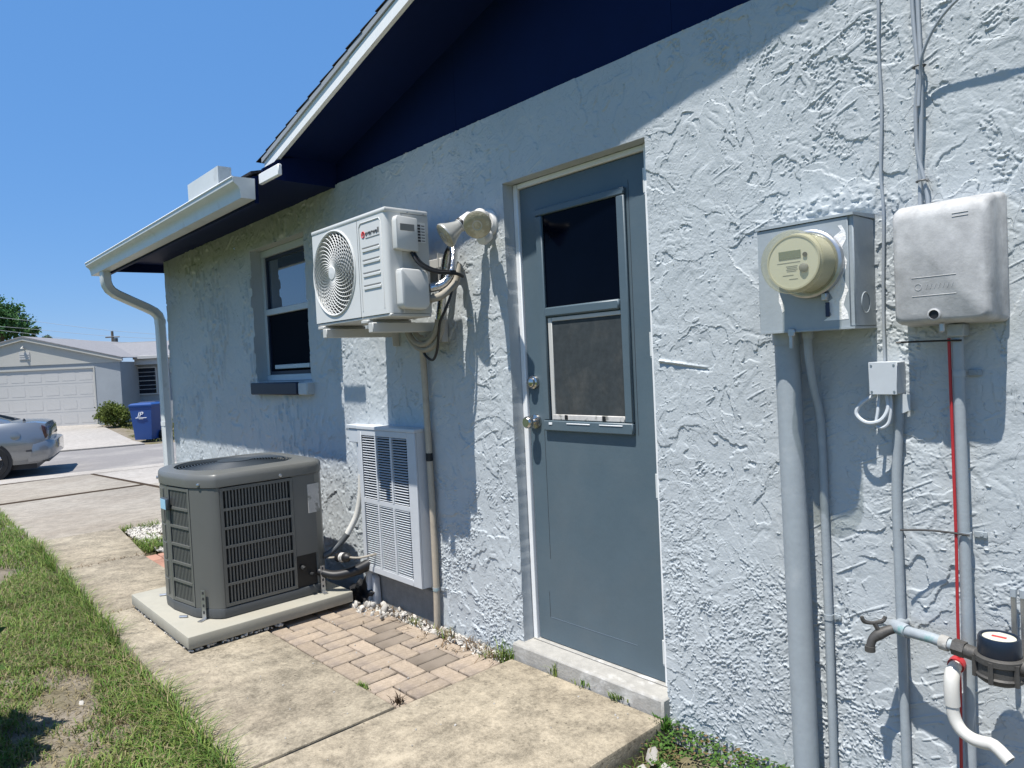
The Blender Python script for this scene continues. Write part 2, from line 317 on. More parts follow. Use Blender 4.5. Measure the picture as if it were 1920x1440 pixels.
ORG = {}
def _mesh(name, vs, fs, m, smooth=40):
    me = bpy.data.meshes.new(name); me.from_pydata(vs, [], fs)
    b = bmesh.new(); b.from_mesh(me); bmesh.ops.recalc_face_normals(b, faces=b.faces); b.to_mesh(me); b.free()
    me.materials.append(m)
    if smooth and len(me.polygons):
        me.shade_smooth(); me.set_sharp_from_angle(angle=R(smooth))
    return me
def obj(name, mb, m, parent=None, smooth=40, kind=None):
    V = np.array(mb.v, dtype=float)
    lo, hi = V.min(0), V.max(0)
    c = np.array([(lo[0]+hi[0])/2, (lo[1]+hi[1])/2, lo[2] if parent is None else (lo[2]+hi[2])/2])
    me = _mesh(name, (V-c).tolist(), mb.f, m, smooth)
    o = bpy.data.objects.new(name, me); COL.objects.link(o)
    place(o, c, parent)
    if kind: o['kind'] = kind
    return o
def place(o, c, parent):
    p = np.array(ORG[parent]) if parent is not None else np.zeros(3)
    ORG[o] = np.array(c, dtype=float); o.location = Vector(np.array(c, dtype=float)-p)
    if parent is not None: o.parent = parent
def thing(name, label, cat, loc, rotz=None, group=None):
    o = bpy.data.objects.new(name, None); COL.objects.link(o); o.location = loc; o.empty_display_size = 0.1
    ORG[o] = np.array(loc, dtype=float) if rotz is None else np.zeros(3)
    if rotz is not None: o.rotation_euler = (0, 0, rotz)
    o['label'] = label; o['category'] = cat
    if group: o['group'] = group
    return o
def tag(o, label, cat, group=None):
    o['label'] = label; o['category'] = cat
    if group: o['group'] = group
    return o
def struct(name, mb, m, parent=None, smooth=40):
    o = obj(name, mb, m, parent, smooth)
    if parent is None: o['kind'] = 'structure'
    return o
def sempty(name, loc):
    o = bpy.data.objects.new(name, None); COL.objects.link(o); o.location = loc; ORG[o] = np.array(loc, dtype=float); o['kind'] = 'structure'; o.empty_display_size = 0.1
    return o
def inst(name, me, c, parent, rot=(0, 0, 0), scale=(1, 1, 1)):
    o = bpy.data.objects.new(name, me); COL.objects.link(o); place(o, c, parent); o.rotation_euler = rot; o.scale = scale
    return o
def text(name, body, size, m, parent, origin, X, Y, ext=0.0006, shear=0.0):
    cu = bpy.data.curves.new(name, 'FONT'); cu.body = body; cu.size = size; cu.extrude = ext; cu.shear = shear; cu.resolution_u = 3
    t = bpy.data.objects.new(name, cu); COL.objects.link(t)
    dg = bpy.context.evaluated_depsgraph_get(); me = bpy.data.meshes.new_from_object(t.evaluated_get(dg))
    bpy.data.objects.remove(t)
    X = Vector(X); Y = Vector(Y); Z = X.cross(Y); o_ = Vector(origin)
    mb = MB(); mb.add([o_+X*v.co.x+Y*v.co.y+Z*v.co.z for v in me.vertices], [p.vertices[:] for p in me.polygons])
    return obj(name, mb, m, parent, smooth=0)

# ------------------------------------------------------------------ noise (numpy)
def _hash(ix, iy, seed):
    h = (ix.astype(np.int64)*374761393 + iy.astype(np.int64)*668265263 + seed*144269504) & 0xFFFFFFFF
    h = ((h ^ (h >> 13))*1274126177) & 0xFFFFFFFF
    return (((h ^ (h >> 16)) & 0xFFFFFF)/float(0xFFFFFF)).astype(np.float32)
def vnoise(x, y, seed=0):
    ix = np.floor(x); iy = np.floor(y); fx = (x-ix).astype(np.float32); fy = (y-iy).astype(np.float32)
    fx = fx*fx*(3-2*fx); fy = fy*fy*(3-2*fy)
    a = _hash(ix, iy, seed); b = _hash(ix+1, iy, seed); c = _hash(ix, iy+1, seed); d = _hash(ix+1, iy+1, seed)
    return a+(b-a)*fx+(c-a)*fy+(a-b-c+d)*fx*fy
def fbm(x, y, seed=0, oct=3, gain=0.5):
    s = 0; a = 1; t = 0
    for o in range(oct):
        s = s+a*vnoise(x*2**o+17.3*o, y*2**o-9.1*o, seed+o*7); t += a; a *= gain
    return s/t
def sstep(a, b, x):
    t = np.clip((x-a)/(b-a), 0, 1); return t*t*(3-2*t)

# ================================================================== GROUND
def gz(x):
    return float(np.interp(-x, [7.2, 16, 22.5, 30], [-0.06, -0.42, -0.42, -0.30]))
xs = np.concatenate([np.linspace(-400, -40, 10), np.linspace(-36, -8, 29), np.linspace(-7.4, 3, 80), np.linspace(6, 60, 10), [400]])
ys = np.concatenate([np.linspace(-400, -8, 12), np.linspace(-6, 2, 60), np.linspace(4, 40, 19), np.linspace(60, 400, 6)])
gx, gy = np.meshgrid(xs, ys, indexing='ij')
gzv = np.interp(-gx, [7.2, 16, 22.5, 30], [-0.10, -0.47, -0.47, -0.33])
near = (gx > -7.3) & (gx < 3) & (gy > -6) & (gy < 2)
gzv = gzv + near*(0.05*(sstep(-1.2, -1.6, gy)) + 0.03*(fbm(gx*2, gy*2, 5)-0.5)*(gy < -1.35)) - 0.0
nx, ny = gx.shape
mb = MB(); mb.v = [tuple(p) for p in np.stack([gx, gy, gzv], -1).reshape(-1, 3).tolist()]
mb.f = [(i*ny+j, (i+1)*ny+j, (i+1)*ny+j+1, i*ny+j+1) for i in range(nx-1) for j in range(ny-1)]
ground = struct('ground', mb, m_soil)

def slab(poly, z, th, name, m, parent, bev=0.008, zfun=None):
    b = bmesh.new()
    zt = [z if zfun is None else zfun(p[0]) for p in poly]
    A = [b.verts.new((p[0], p[1], zz-th)) for p, zz in zip(poly, zt)]; B = [b.verts.new((p[0], p[1], zz)) for p, zz in zip(poly, zt)]
    k = len(poly)
    b.faces.new(A[::-1]); b.faces.new(B)
    for i in range(k): b.faces.new((A[i], A[(i+1) % k], B[(i+1) % k], B[i]))
    bmesh.ops.recalc_face_normals(b, faces=b.faces)
    bmesh.ops.bevel(b, geom=b.edges[:], offset=bev, segments=2, affect='EDGES', profile=0.5)
    mb = MB().bm(b); return obj(name, mb, m, parent)

def eo(x): return -1.275+0.031*(-2.45-x)          # outer edge of the walkway, slightly skewed
walk = sempty('walkway', (-4, -0.9, 0))
def wslab(x0, x1, yi0, yi1, z, m=m_concrete): slab([(x0, eo(x0)), (x1, eo(x1)), (x1, yi1), (x0, yi0)], z, 0.10, 'slab', m, walk)
wslab(-4.568, -2.384, -0.660, -0.660, 0.0)
wslab(-5.913, -4.578, -0.64, -0.65, -0.004)
wslab(-7.20, -5.925, -0.50, -0.62, -0.008)
slab([(-2.366, -2.3), (-1.545, -2.3), (-1.545, -0.048), (-2.366, -0.055)], 0.003, 0.12, 'slab', m_conc_door, walk, bev=0.012)['label'] = 'pale raised slab in front of the door'

drv = sempty('driveway', (-11, 0, -0.2))
def zdr(x): return gz(x)+0.0
for x0, x1 in ((-11.45, -7.24), (-15.0, -11.48)):
    slab([(x0, -1.13), (x1, -1.13), (x1, 0.84), (x0, 0.84)], 0, 0.08, 'slab', m_drive, drv, zfun=zdr)
    slab([(x0, 0.86), (x1, 0.86), (x1, 5.2), (x0, 5.2)], 0, 0.08, 'slab', m_drive2 if x1 < -9 else m_drive, drv, zfun=zdr)
slab([(-16.4, -1.6), (-15.03, -1.6), (-15.03, 5.2), (-14.5, 5.2)], 0, 0.06, 'apron', m_drive2, drv, zfun=lambda x: gz(x)+0.004)

for x0, w_, y0, y1 in ((-11.47, 0.16, -1.13, 0.85), (-15.02, 0.14, -1.3, 5.0), (-7.235, 0.035, -1.13, 1.5)):
    o = slab([(x0-w_/2, y0), (x0+w_/2, y0), (x0+w_/2, y1), (x0-w_/2, y1)], 0, 0.05, 'expansion_joint', m_joint, drv, bev=0.001, zfun=lambda x: gz(x)+0.006)
slab([(-15.0, 0.815), (-7.3, 0.815), (-7.3, 0.885), (-15.0, 0.885)], 0, 0.05, 'expansion_joint', m_joint, drv, bev=0.001, zfun=lambda x: gz(x)+0.005)
# street, skewed about fifteen degrees
sd = Vector((0.27, 1, 0)).normalized(); sn = Vector((-1, 0.27, 0)).normalized()
def stp(a, b): return Vector((-15.85, 0.4, 0))+sd*a+sn*b
mb = MB()
P = [stp(-60, 0), stp(70, 0), stp(70, 5.35), stp(-60, 5.35)]
mb.add([(p.x, p.y, -0.425) for p in P]+[(p.x, p.y, -0.455) for p in P], [(0, 1, 2, 3), (4, 7, 6, 5), (0, 4, 5, 1), (1, 5, 6, 2), (2, 6, 7, 3), (3, 7, 4, 0)])
struct('street', mb, m_asphalt)

# ---- brick paving between the walkway and the white stones
pave = sempty('brick_paving', (-3.0, -0.4, -0.02))
struct('bedding_sand', MB().box(-5.92, -2.375, -0.66, 0.02, -0.09, -0.032), m_joint, pave)
bw, bl = 0.0915, 0.183
def brick_mesh(lx, ly):
    mb = MB().box(-lx/2+0.0034, lx/2-0.0034, -ly/2+0.0034, ly/2-0.0034, -0.03, 0.03, bev=0.005)
    return _mesh('brick', mb.v, mb.f, m_brick)
me_y = brick_mesh(bw, bl); me_x = brick_mesh(bl, bw)
variants = {}
def brick_var(me, m):
    k = (me.name, m.name)
    if k not in variants:
        c = me.copy(); c.materials.clear(); c.materials.append(m); variants[k] = c
    return variants[k]
dark_cells = {(2, 1), (4, 1), (4, 2)}
for col in range(-13, 6):
    cx = -2.382-(5-col+0.5)*bl
    y = -0.648; i = 0
    seq = ['P', 'S', 'P', 'S'] if col % 2 == 0 else ['S', 'P', 'S', 'P']
    for it in seq:
        if y+0.04 > -0.10: break
        L = bl if it == 'P' else bw
        if -4.62 < cx < -3.62:                          # under the condenser pad
            y += L; i += 1; continue
        yy = y+L/2
        for q in ((-0.5, 0.5) if it == 'P' else (0,)):
            me = me_y if it == 'P' else me_x
            if cx < -4.6: me = brick_var(me, m_brickred)
            elif (col, i) in ((2, 2), (4, 2)) or random.random() < 0.04: me = brick_var(me, m_brickgrey)
            o = inst('brick', me, (cx+q*bw, yy, -0.040+random.uniform(-0.003, 0.003)), pave,
                     rot=(random.uniform(-.008, .008), random.uniform(-.008, .008), random.uniform(-.012, .012)))
        y += L; i += 1

# ================================================================== HOUSE
house = thing('house', 'grey blue stucco house with navy gable and wide overhanging roof', 'house', (-3, 0, 0))
DX0, DX1, DZ0, DZ1 = -2.335, -1.562, -0.02, 2.113      # door opening
WX0, WX1, WZ0, WZ1 = -5.11, -4.25, 1.27, 2.222         # window opening
TOP = 2.425
def spaced(a, b, f):
    out = [a]; x = a
    while x < b: x += f(x); out.append(x)
    k = (b-a)/(out[-1]-a); return [a+(p-a)*k for p in out]
def stucco(X, Z):
    X = X.astype(np.float32); Z = Z.astype(np.float32)
    wx = fbm(X*6, Z*6, 1, 3); wz = fbm(X*6, Z*6, 2, 3)
    far = sstep(-3.6, -5.0, X)
    low = sstep(1.0, 0.3, Z)
    h = 0.003*(fbm(X*3, Z*3, 3, 2)-0.5)
    rag = fbm(X*90, Z*90, 4, 3)-0.5; rag2 = fbm(X*28, Z*28, 5, 2)-0.5
    # smears of plaster knocked flat: each is a thin sheet, thick at some edges and feathered out at others
    top = np.zeros_like(h); lips = np.zeros_like(h); cover = np.zeros_like(h)
    for k, (fx, fz, sd_, t, amp) in enumerate(((3.4, 2.9, 10, .52, .0036), (4.8, 3.4, 20, .54, .0034), (3.0, 5.6, 30, .54, .0030), (7.5, 5.0, 40, .56, .0030), (5.5, 8.5, 50, .57, .0026), (11., 8.0, 60, .58, .0028), (8.5, 6.0, 73, .57, .0030), (14., 9.0, 87, .58, .0024))):
        wa = 1.3-0.1*k
        n = fbm(X*fx+wa*wx+k*3.1, Z*fz+wa*wz, sd_, 3, 0.5)
        g = np.hypot(*np.gradient(n, xg, zg))+1e-3
        d = (n-t)/g+0.010*rag+0.012*rag2
        thick = sstep(0.40, 0.66, fbm(X*4.2+7*k, Z*4.2, sd_+5, 3))
        P_ = sstep(-0.0006, 0.0009, d)
        top = np.maximum(top, 1.25*amp*thick*P_*(1-0.5*sstep(0.0, 0.10, d)))
        lips += 0.0019*thick*np.exp(-((d-0.0012)/0.0011)**2)*sstep(0.45, 0.75, vnoise(X*34, Z*34, sd_+8))
        cover = np.maximum(cover, P_*sstep(0.25, 0.6, thick))
    h += top+lips
    # crumbly base coat showing between the smears: small sharp flakes lying in strokes
    thr = 0.575-0.115*low+0.03*far
    msk = sstep(thr-0.02, thr+0.03, fbm(X*2.8, Z*2.8, 61, 5, 0.6)+0.10*rag2)*(1-0.75*cover*(1-low))
    u1, v1 = (X+0.8*Z)*0.78, (Z-0.8*X)*0.78; u2, v2 = (X-0.5*Z)*0.9, (Z+0.5*X)*0.9
    sel = sstep(0.47, 0.53, fbm(X*5, Z*5, 66, 2))
    ca = 0.66*vnoise(u1*105+3*wx, v1*190+3*wz, 71)+0.34*vnoise(X*260, Z*260, 72)
    cb = 0.66*vnoise(u2*120+3*wx, v2*165+3*wz, 75)+0.34*vnoise(X*240, Z*240, 76)
    cr = sel*sstep(0.55, 0.60, ca)+(1-sel)*sstep(0.55, 0.60, cb)
    h += msk*0.0036*cr*(0.1+1.2*vnoise(X*38, Z*38, 74))
    # stray grains, pock marks and a few drag lines on the smooth trowelled areas
    gr = vnoise(X*120, Z*120, 77)
    h += 0.0030*sstep(0.94, 0.97, gr)-0.0015*sstep(0.06, 0.03, gr)
    c = vnoise((X+0.4*Z)*14+2*wx, (Z-0.5*X)*95+2*wz, 81)
    h += sstep(0.86, 0.89, c)*0.0020*sstep(0.50, 0.6, fbm(X*3.3, Z*3.3, 82, 2))*(1-far)
    # vertical dashes further along the wall
    c = vnoise(X*60+wx, Z*16+2*wz, 91)
    h += far*sstep(0.62, 0.72, c)*0.008*sstep(0.42, 0.58, fbm(X*2.2, Z*2.2, 92, 3))
    # fine sanding texture
    h += 0.0006*(vnoise(X*190, Z*190, 95)-0.5)+0.0006*(vnoise(X*60, Z*25, 96)-0.5)
    # thicker patch of plaster over the meter box and rough mortar blobs by the sill
    patch = np.exp(-(((X+0.90)/0.16)**2+((Z-1.735)/0.045)**2)**2)
    h += patch*(0.003+0.008*sstep(0.4, 0.6, vnoise(X*95, Z*110, 97))*vnoise(X*40, Z*45, 98))
    # long gouge in the plaster right of the door
    t_ = (X+1.535)/0.20; zc_ = 1.300-0.030*t_
    h += ((t_ > 0) & (t_ < 1))*(0.009*np.exp(-((Z-zc_-0.006)/(0.0045))**2)*np.clip(1-t_, 0, 1)**0.5-0.004*np.exp(-((Z-zc_+0.004)/0.004)**2))*(0.6+0.8*vnoise(X*60, Z*60, 99))
    return h*(1+0.45*sstep(-2.25, -2.45, X))
VV, QQ = [], []; base = 0
def near_i(arr, val): return int(np.argmin(np.abs(arr-val)))
def cuts(a, b, step, marks):
    pts = [a]+[m for m in marks if a+1e-6 < m < b-1e-6]+[b]; out = []
    for p, q_ in zip(pts[:-1], pts[1:]):
        k = max(1, int(round((q_-p)/step))); out += [p+(q_-p)*i/k for i in range(k)]
    return np.array(out+[b])
def wall_block(x0, x1, z0, z1, sx, sz, skirts, openings=()):
    """displaced sheet; skirts: which edges (l r b t) turn into the wall; openings get plastered reveals"""
    global base, xg, zg
    xg = cuts(x0, x1, sx, [v for o in openings for v in o[:2]]); zg = cuts(z0, z1, sz, [v for o in openings for v in o[2:4]])
    GX, GZ = np.meshgrid(xg, zg, indexing='ij'); Hh = stucco(GX, GZ)
    nX, nZ = GX.shape; idx = np.arange(nX*nZ).reshape(nX, nZ)+base
    P = np.stack([GX, -Hh, GZ], -1).reshape(-1, 3); b0 = base
    VV.append(P); base += len(P)
    q = np.stack([idx[:-1, :-1], idx[1:, :-1], idx[1:, 1:], idx[:-1, 1:]], -1)
    cxm = (GX[:-1, :-1]+GX[1:, 1:])/2; czm = (GZ[:-1, :-1]+GZ[1:, 1:])/2
    hole = np.zeros(cxm.shape, bool)
    for (a, b, c, d, dep) in openings: hole |= (cxm > a) & (cxm < b) & (czm > c) & (czm < d)
    QQ.append(q[~hole].reshape(-1, 4))
    def strip(ids, depths, jit, axis):
        global base
        k = len(ids); P0 = P[np.array(ids)-b0]; rows = [np.array(ids)]
        for d in depths:
            Q = P0.copy(); Q[:, 1] = d
            Q[:, axis] += (vnoise(np.arange(k)*0.11, np.full(k, d*70.0), 7)-0.5)*jit*(1 if d < depths[-1] else 0.5)
            VV.append(Q); rows.append(base+np.arange(k)); base += k
        for a_, b_ in zip(rows[:-1], rows[1:]): QQ.append(np.stack([a_[:-1], a_[1:], b_[1:], b_[:-1]], -1))
    for (a, b, c, d, dep) in openings:
        i0, i1, j0, j1 = near_i(xg, a), near_i(xg, b), near_i(zg, c), near_i(zg, d)
        if a > x0+1e-6: strip(idx[i0, j0:j1+1], (0.02, dep), 0.006, 0)
        if b < x1-1e-6: strip(idx[i1, j0:j1+1], (0.02, dep), 0.006, 0)
        if c > z0+1e-6: strip(idx[i0:i1+1, j0], (0.02, dep), 0.0, 2)
        if d < z1-1e-6: strip(idx[i0:i1+1, j1], (0.02, dep), 0.004, 2)
    if 'l' in skirts: strip(idx[0, :], (0.01, 0.16), 0.003, 0)
    if 'r' in skirts: strip(idx[-1, :], (0.01, 0.16), 0.003, 0)
    if 't' in skirts: strip(idx[:, -1], (0.01, 0.06), 0.006, 2)
    if 'b' in skirts: strip(idx[:, 0], (0.01, 0.16), 0.004, 2)
ZB = -0.12
wall_block(-7.1, -5.4, ZB, TOP, 0.0085, 0.0070, 'lt')
wall_block(-5.4, -3.35, ZB, TOP, 0.0070, 0.0060, 'lrt', ((WX0, WX1, WZ0, WZ1, 0.14),))
wall_block(-3.35, DX0, ZB, TOP, 0.0034, 0.0031, 'lrt')
wall_block(DX0, DX1, DZ1, TOP, 0.0030, 0.0026, 'tb')
wall_block(DX0, DX1, ZB, DZ0, 0.02, 0.02, 't')
wall_block(DX1, -0.36, ZB, TOP, 0.00225, 0.0023, 'lrt')
wall_block(-0.36, 1.2, ZB, TOP, 0.0065, 0.0070, 't')
V = np.concatenate(VV); quads = np.concatenate(QQ)
me = bpy.data.meshes.new('stucco_wall')
me.vertices.add(len(V)); me.vertices.foreach_set('co', (V-np.array([-3, 0, 1.2])).astype(np.float32).ravel())
me.loops.add(quads.size); me.loops.foreach_set('vertex_index', quads.astype(np.int32).ravel())
me.polygons.add(len(quads)); me.polygons.foreach_set('loop_start', (np.arange(len(quads))*4).astype(np.int32))
me.update(calc_edges=True); me.validate(); me.materials.append(m_stucco); me.shade_smooth(); me.set_sharp_from_angle(angle=R(70))
wo = bpy.data.objects.new('stucco_wall', me); COL.objects.link(wo); place(wo, (-3, 0, 1.2), house)

# the rest of the block: wall beyond the frame, far end wall, back core
mb = MB(); mb.box(1.203, 6.4, 0.0, 0.2, -0.12, 2.425)
mb.box(-7.098, -6.9, 0.062, 9, -0.12, 2.42); mb.box(6.2, 6.4, 0.203, 9, -0.12, 2.42); mb.box(-6.897, 6.197, 8.8, 9, -0.12, 2.42)
mb.box(-6.897, 6.197, 0.40, 0.42, -0.12, 2.40)
obj('side_wall', mb, m_stucco, house)
obj('foundation_block', MB().box(-3.62, -2.99, -0.022, 0.03, -0.12, 0.165, bev=0.006), m_found, house)  # bare concrete whose grey also holds the shadow under the vent cabinet

# navy gable boards above the stucco
SL = 0.25
def rake_z(x): return 2.497+SL*(x+3.92)              # underside of the rake board
RIDGE = 1.3
seams = [-3.84, -2.66, -1.44, -0.22, 1.0, 1.3]
for a, b in zip(seams[:-1], seams[1:]):
    mb = MB().prism([(a+0.0006, 2.36), (b-0.0006, 2.36), (b-0.0006, rake_z(b)+0.05), (a+0.0006, rake_z(a)+0.05)], 0.014, 0.034, 'y')
    obj('gable_board', mb, m_navy, house, smooth=0)
mb = MB().prism([(1.303, 2.36), (6.4, 2.36), (6.4, rake_z(RIDGE)-SL*5.1+0.05), (1.303, rake_z(RIDGE)+0.05)], 0.014, 0.034, 'y'); obj('gable_board', mb, m_navy, house, smooth=0)
# sloping soffit under the rake, roof deck and shingles
def slope_board(x0, x1, y0, y1, dz0, dz1): return MB().prism([(x0, rake_z(x0)+dz0), (x1, rake_z(x1)+dz0), (x1, rake_z(x1)+dz1), (x0, rake_z(x0)+dz1)], y0, y1, 'y')
obj('rake_soffit', slope_board(-3.86, RIDGE, -0.333, 0.0135, 0.028, 0.040), m_navy, house, smooth=0)
mb = slope_board(-3.975, RIDGE, -0.356, -0.334, 0.0, 0.062); obj('rake_fascia', mb, m_fascia, house, smooth=0)
mb = slope_board(-2.97, RIDGE, -0.3585, -0.3565, -0.004, 0.058); obj('rake_fascia', mb, m_fascia, house, smooth=0)
mb = slope_board(-3.99, RIDGE, -0.366, -0.30, 0.0625, 0.088); obj('drip_edge', mb, m_drip, house, smooth=0)
obj('roof', slope_board(-4.02, RIDGE, -0.33, 9.4, 0.0885, 0.11), m_shingle, house, smooth=0)
mb = MB()
k = 0; x = -4.06
while x < RIDGE:
    mb.prism([(x, rake_z(x)+0.0995), (x+0.15, rake_z(x+0.15)+0.0895), (x+0.15, rake_z(x+0.15)+0.0925), (x, rake_z(x)+0.1035)], -0.3675-random.uniform(0, .003), 2.5, 'y'); x += 0.135
sh = obj('shingle_course', mb, m_shingle, house, smooth=0); sh['kind'] = 'stuff'
zr = rake_z(RIDGE)
mb = MB().prism([(RIDGE+0.002, zr+0.0885), (7.0, zr+0.0885-SL*5.7), (7.0, zr+0.11-SL*5.7), (RIDGE+0.002, zr+0.11)], -0.37, 9.4, 'y'); obj('roof', mb, m_shingle, house, smooth=0)
mb = MB().prism([(RIDGE+0.002, zr), (7.0, zr-SL*5.7), (7.0, zr+0.088-SL*5.7), (RIDGE+0.002, zr+0.088)], -0.356, -0.334, 'y'); obj('rake_fascia', mb, m_fascia, house, smooth=0)
mb = MB().prism([(RIDGE+0.002, zr+0.028), (7.0, zr+0.028-SL*5.7), (7.0, zr+0.04-SL*5.7), (RIDGE+0.002, zr+0.04)], -0.333, 0.0135, 'y'); obj('rake_soffit', mb, m_navy, house, smooth=0)

# low eave with the gutter on the far half of the wall
obj('eave_soffit', MB().box(-7.30, -3.84, -0.462, 0.058, 2.412, 2.424), m_navy, house)
obj('eave_fascia', MB().box(-7.32, -3.835, -0.486, -0.463, 2.268, 2.415), m_navy, house)
obj('eave_end_board', MB().prism([(-0.44, 2.408), (0.0125, 2.408), (0.0125, 2.60), (-0.333, 2.53), (-0.44, 2.46)], -3.831, -3.812, 'x'), m_navy, house)
obj('eave_end_board', MB().prism([(-0.46, 2.33), (0.6, 2.35), (0.6, 2.66), (-0.46, 2.42)], -7.322, -7.302, 'x'), m_navy, house)
mb = MB().prism([(-0.50, 2.426), (4.2, 2.426+0.25*4.7), (4.2, 2.44+0.25*4.7), (-0.50, 2.44)], -7.36, -3.832, 'x'); obj('roof', mb, m_shingle, house, smooth=0)
obj('eave_return', MB().box(-3.80, -3.55, -0.472, -0.450, 2.362, 2.420, bev=0.004), m_fascia, house)
gut = thing('dummy', 'x', 'x', (0, 0, 0)); bpy.data.objects.remove(gut)
# K-style trough: outline (y, z) of the metal, front lip, ogee, bottom, back
prof = [(-0.605, 2.392), (-0.612, 2.384), (-0.610, 2.366), (-0.600, 2.355), (-0.586, 2.345), (-0.577, 2.328), (-0.573, 2.305), (-0.570, 2.282), (-0.492, 2.282), (-0.490, 2.395)]
inner = [(y+(0.003 if y < -0.53 else -0.003), z+(0.003 if z < 2.3 else 0)) for y, z in prof][::-1]
gutter = obj('gutter', MB().prism(prof+inner, -7.285, -3.812, 'x'), m_gutter, house, smooth=30)
for xx in (-7.287, -3.810):
    obj('end_cap', MB().prism([(y, z) for y, z in prof], xx-0.0015, xx+0.0015, 'x'), m_gutter, gutter)
obj('front_bead', MB().tube([(-7.287, -0.611, 2.390), (-3.81, -0.611, 2.390)], 0.006, 6), m_fascia, gutter)
obj('splash_guard', MB().box(-4.53, -4.03, -0.605, -0.6025, 2.385, 2.50, bev=0.0008).box(-4.03, -4.0275, -0.605, -0.53, 2.385, 2.50), m_gutter, gutter)
# downspout
def rect_sweep(pts, hx, hy):
    rings = []
    for i, p in enumerate(pts):
        p = Vector(p); a = Vector(pts[max(i-1, 0)]); c = Vector(pts[min(i+1, len(pts)-1)]); t = (c-a).normalized()
        ux = Vector((1, 0, 0)); ux = (ux-t*ux.dot(t)).normalized(); w = t.cross(ux)
        ring = []
        for a_, b_ in ((-1, -.7), (-.7, -1), (-.35, -.9), (0, -1), (.35, -.9), (.7, -1), (1, -.7), (.9, 0), (1, .7), (.7, 1), (0, .9), (-.7, 1), (-1, .7), (-.9, 0)):
            ring.append(p+ux*(a_*hx)+w*(b_*hy))
        rings.append(ring)
    return rings
ds = MB()
path = [(-6.97, -0.528, 2.283), (-6.97, -0.528, 2.20), (-6.985, -0.515, 2.16), (-7.00, -0.49, 2.125), (-7.03, -0.44, 2.095), (-7.09, -0.30, 2.04), (-7.14, -0.17, 1.99), (-7.155, -0.10, 1.955), (-7.16, -0.065, 1.92), (-7.162, -0.052, 1.88), (-7.163, -0.05, 1.80), (-7.163, -0.05, 0.95), (-7.163, -0.05, -0.05)]
# gentle ribs in the elbows
ds.loft(rect_sweep(path, 0.050, 0.038))
dsp = obj('downspout', ds, m_gutter, house, smooth=50)
for zz in (1.86, 0.9):
    obj('pipe_collar', MB().loft(rect_sweep([(-7.163, -0.05, zz+0.02), (-7.163, -0.05, zz-0.02)], 0.053, 0.041)), m_gutter, dsp)
mb = MB()
for k in range(7):
    t = k/6; p = Vector(path[6]).lerp(Vector(path[9]), t)
    mb.loft(rect_sweep([p+Vector((0, 0.004, 0.003)), p-Vector((0, 0.004, 0.003))], 0.0525, 0.0405))
obj('elbow_rib', mb, m_gutter, dsp)['kind'] = 'stuff'

# ---- window
win = thing('w', 'x', 'x', (0, 0, 0)); bpy.data.objects.remove(win)
win = obj('window', MB().box(WX0+0.001, WX0+0.045, 0.075, 0.125, WZ0+0.045, WZ1-0.05, bev=0.003).box(WX1-0.045, WX1-0.001, 0.075, 0.125, WZ0+0.045, WZ1-0.05, bev=0.003)
          .box(WX0+0.001, WX1-0.001, 0.074, 0.125, WZ1-0.05, WZ1-0.001, bev=0.003).box(WX0+0.001, WX1-0.001, 0.072, 0.125, WZ0+0.001, WZ0+0.045, bev=0.003), m_frame, house)
obj('meeting_rail', MB().box(WX0+0.046, WX1-0.046, 0.070, 0.108, 1.748, 1.792, bev=0.003), m_frame, win)
obj('upper_sash', MB().box(WX0+0.046, WX0+0.070, 0.09, 0.115, 1.793, WZ1-0.052).box(WX1-0.070, WX1-0.046, 0.09, 0.115, 1.793, WZ1-0.052).box(WX0+0.071, WX1-0.071, 0.09, 0.115, WZ1-0.075, WZ1-0.052), m_sillnavy, win)
obj('lower_sash', MB().box(WX0+0.046, WX0+0.068, 0.08, 0.105, 1.34, 1.747).box(WX1-0.068, WX1-0.046, 0.08, 0.105, 1.34, 1.747).box(WX0+0.046, WX1-0.046, 0.08, 0.105, WZ0+0.046, 1.339), m_sillnavy, win)
obj('pane', MB().box(WX0+0.071, WX1-0.071, 0.102, 0.106, 1.793, WZ1-0.076), m_skyglass, win)
obj('pane', MB().box(WX0+0.069, WX1-0.069, 0.094, 0.098, 1.34, 1.747), m_mesh, win)['label'] = 'darker lower pane'
obj('sash_lift', MB().box(WX0+0.16, WX1-0.16, 0.066, 0.079, 1.355, 1.385, bev=0.003), m_frame, win)
obj('window_sill', MB().box(-5.105, -4.36, -0.06, 0.07, 1.178, 1.262, bev=0.006), m_sillnavy, house)
obj('window_sill', MB().box(-4.355, -4.225, -0.052, 0.07, 1.176, 1.260, bev=0.008), m_stucco, house)['label'] = 'short unpainted end of the dark window sill'

# ---- door
DY = 0.068
door = obj('door', MB().box(-2.303, -1.613, DY, DY+0.045, 0.076, 2.086, bev=0.002), m_door, house)
fr = MB().box(DX0+0.001, -2.306, 0.056, 0.155, 0.07, 2.111, bev=0.003).box(-1.611, DX1-0.001, 0.050, 0.155, 0.07, 2.111, bev=0.003).box(-2.3055, -1.6115, 0.056, 0.155, 2.089, 2.111, bev=0.003)
fr.box(-2.3055, -1.6115, DY+0.048, 0.155, 0.07, 2.089)
obj('door_frame', fr, m_white, house)
MX0, MX1, MZ0, MZ1 = -2.200, -1.712, 1.022, 1.977
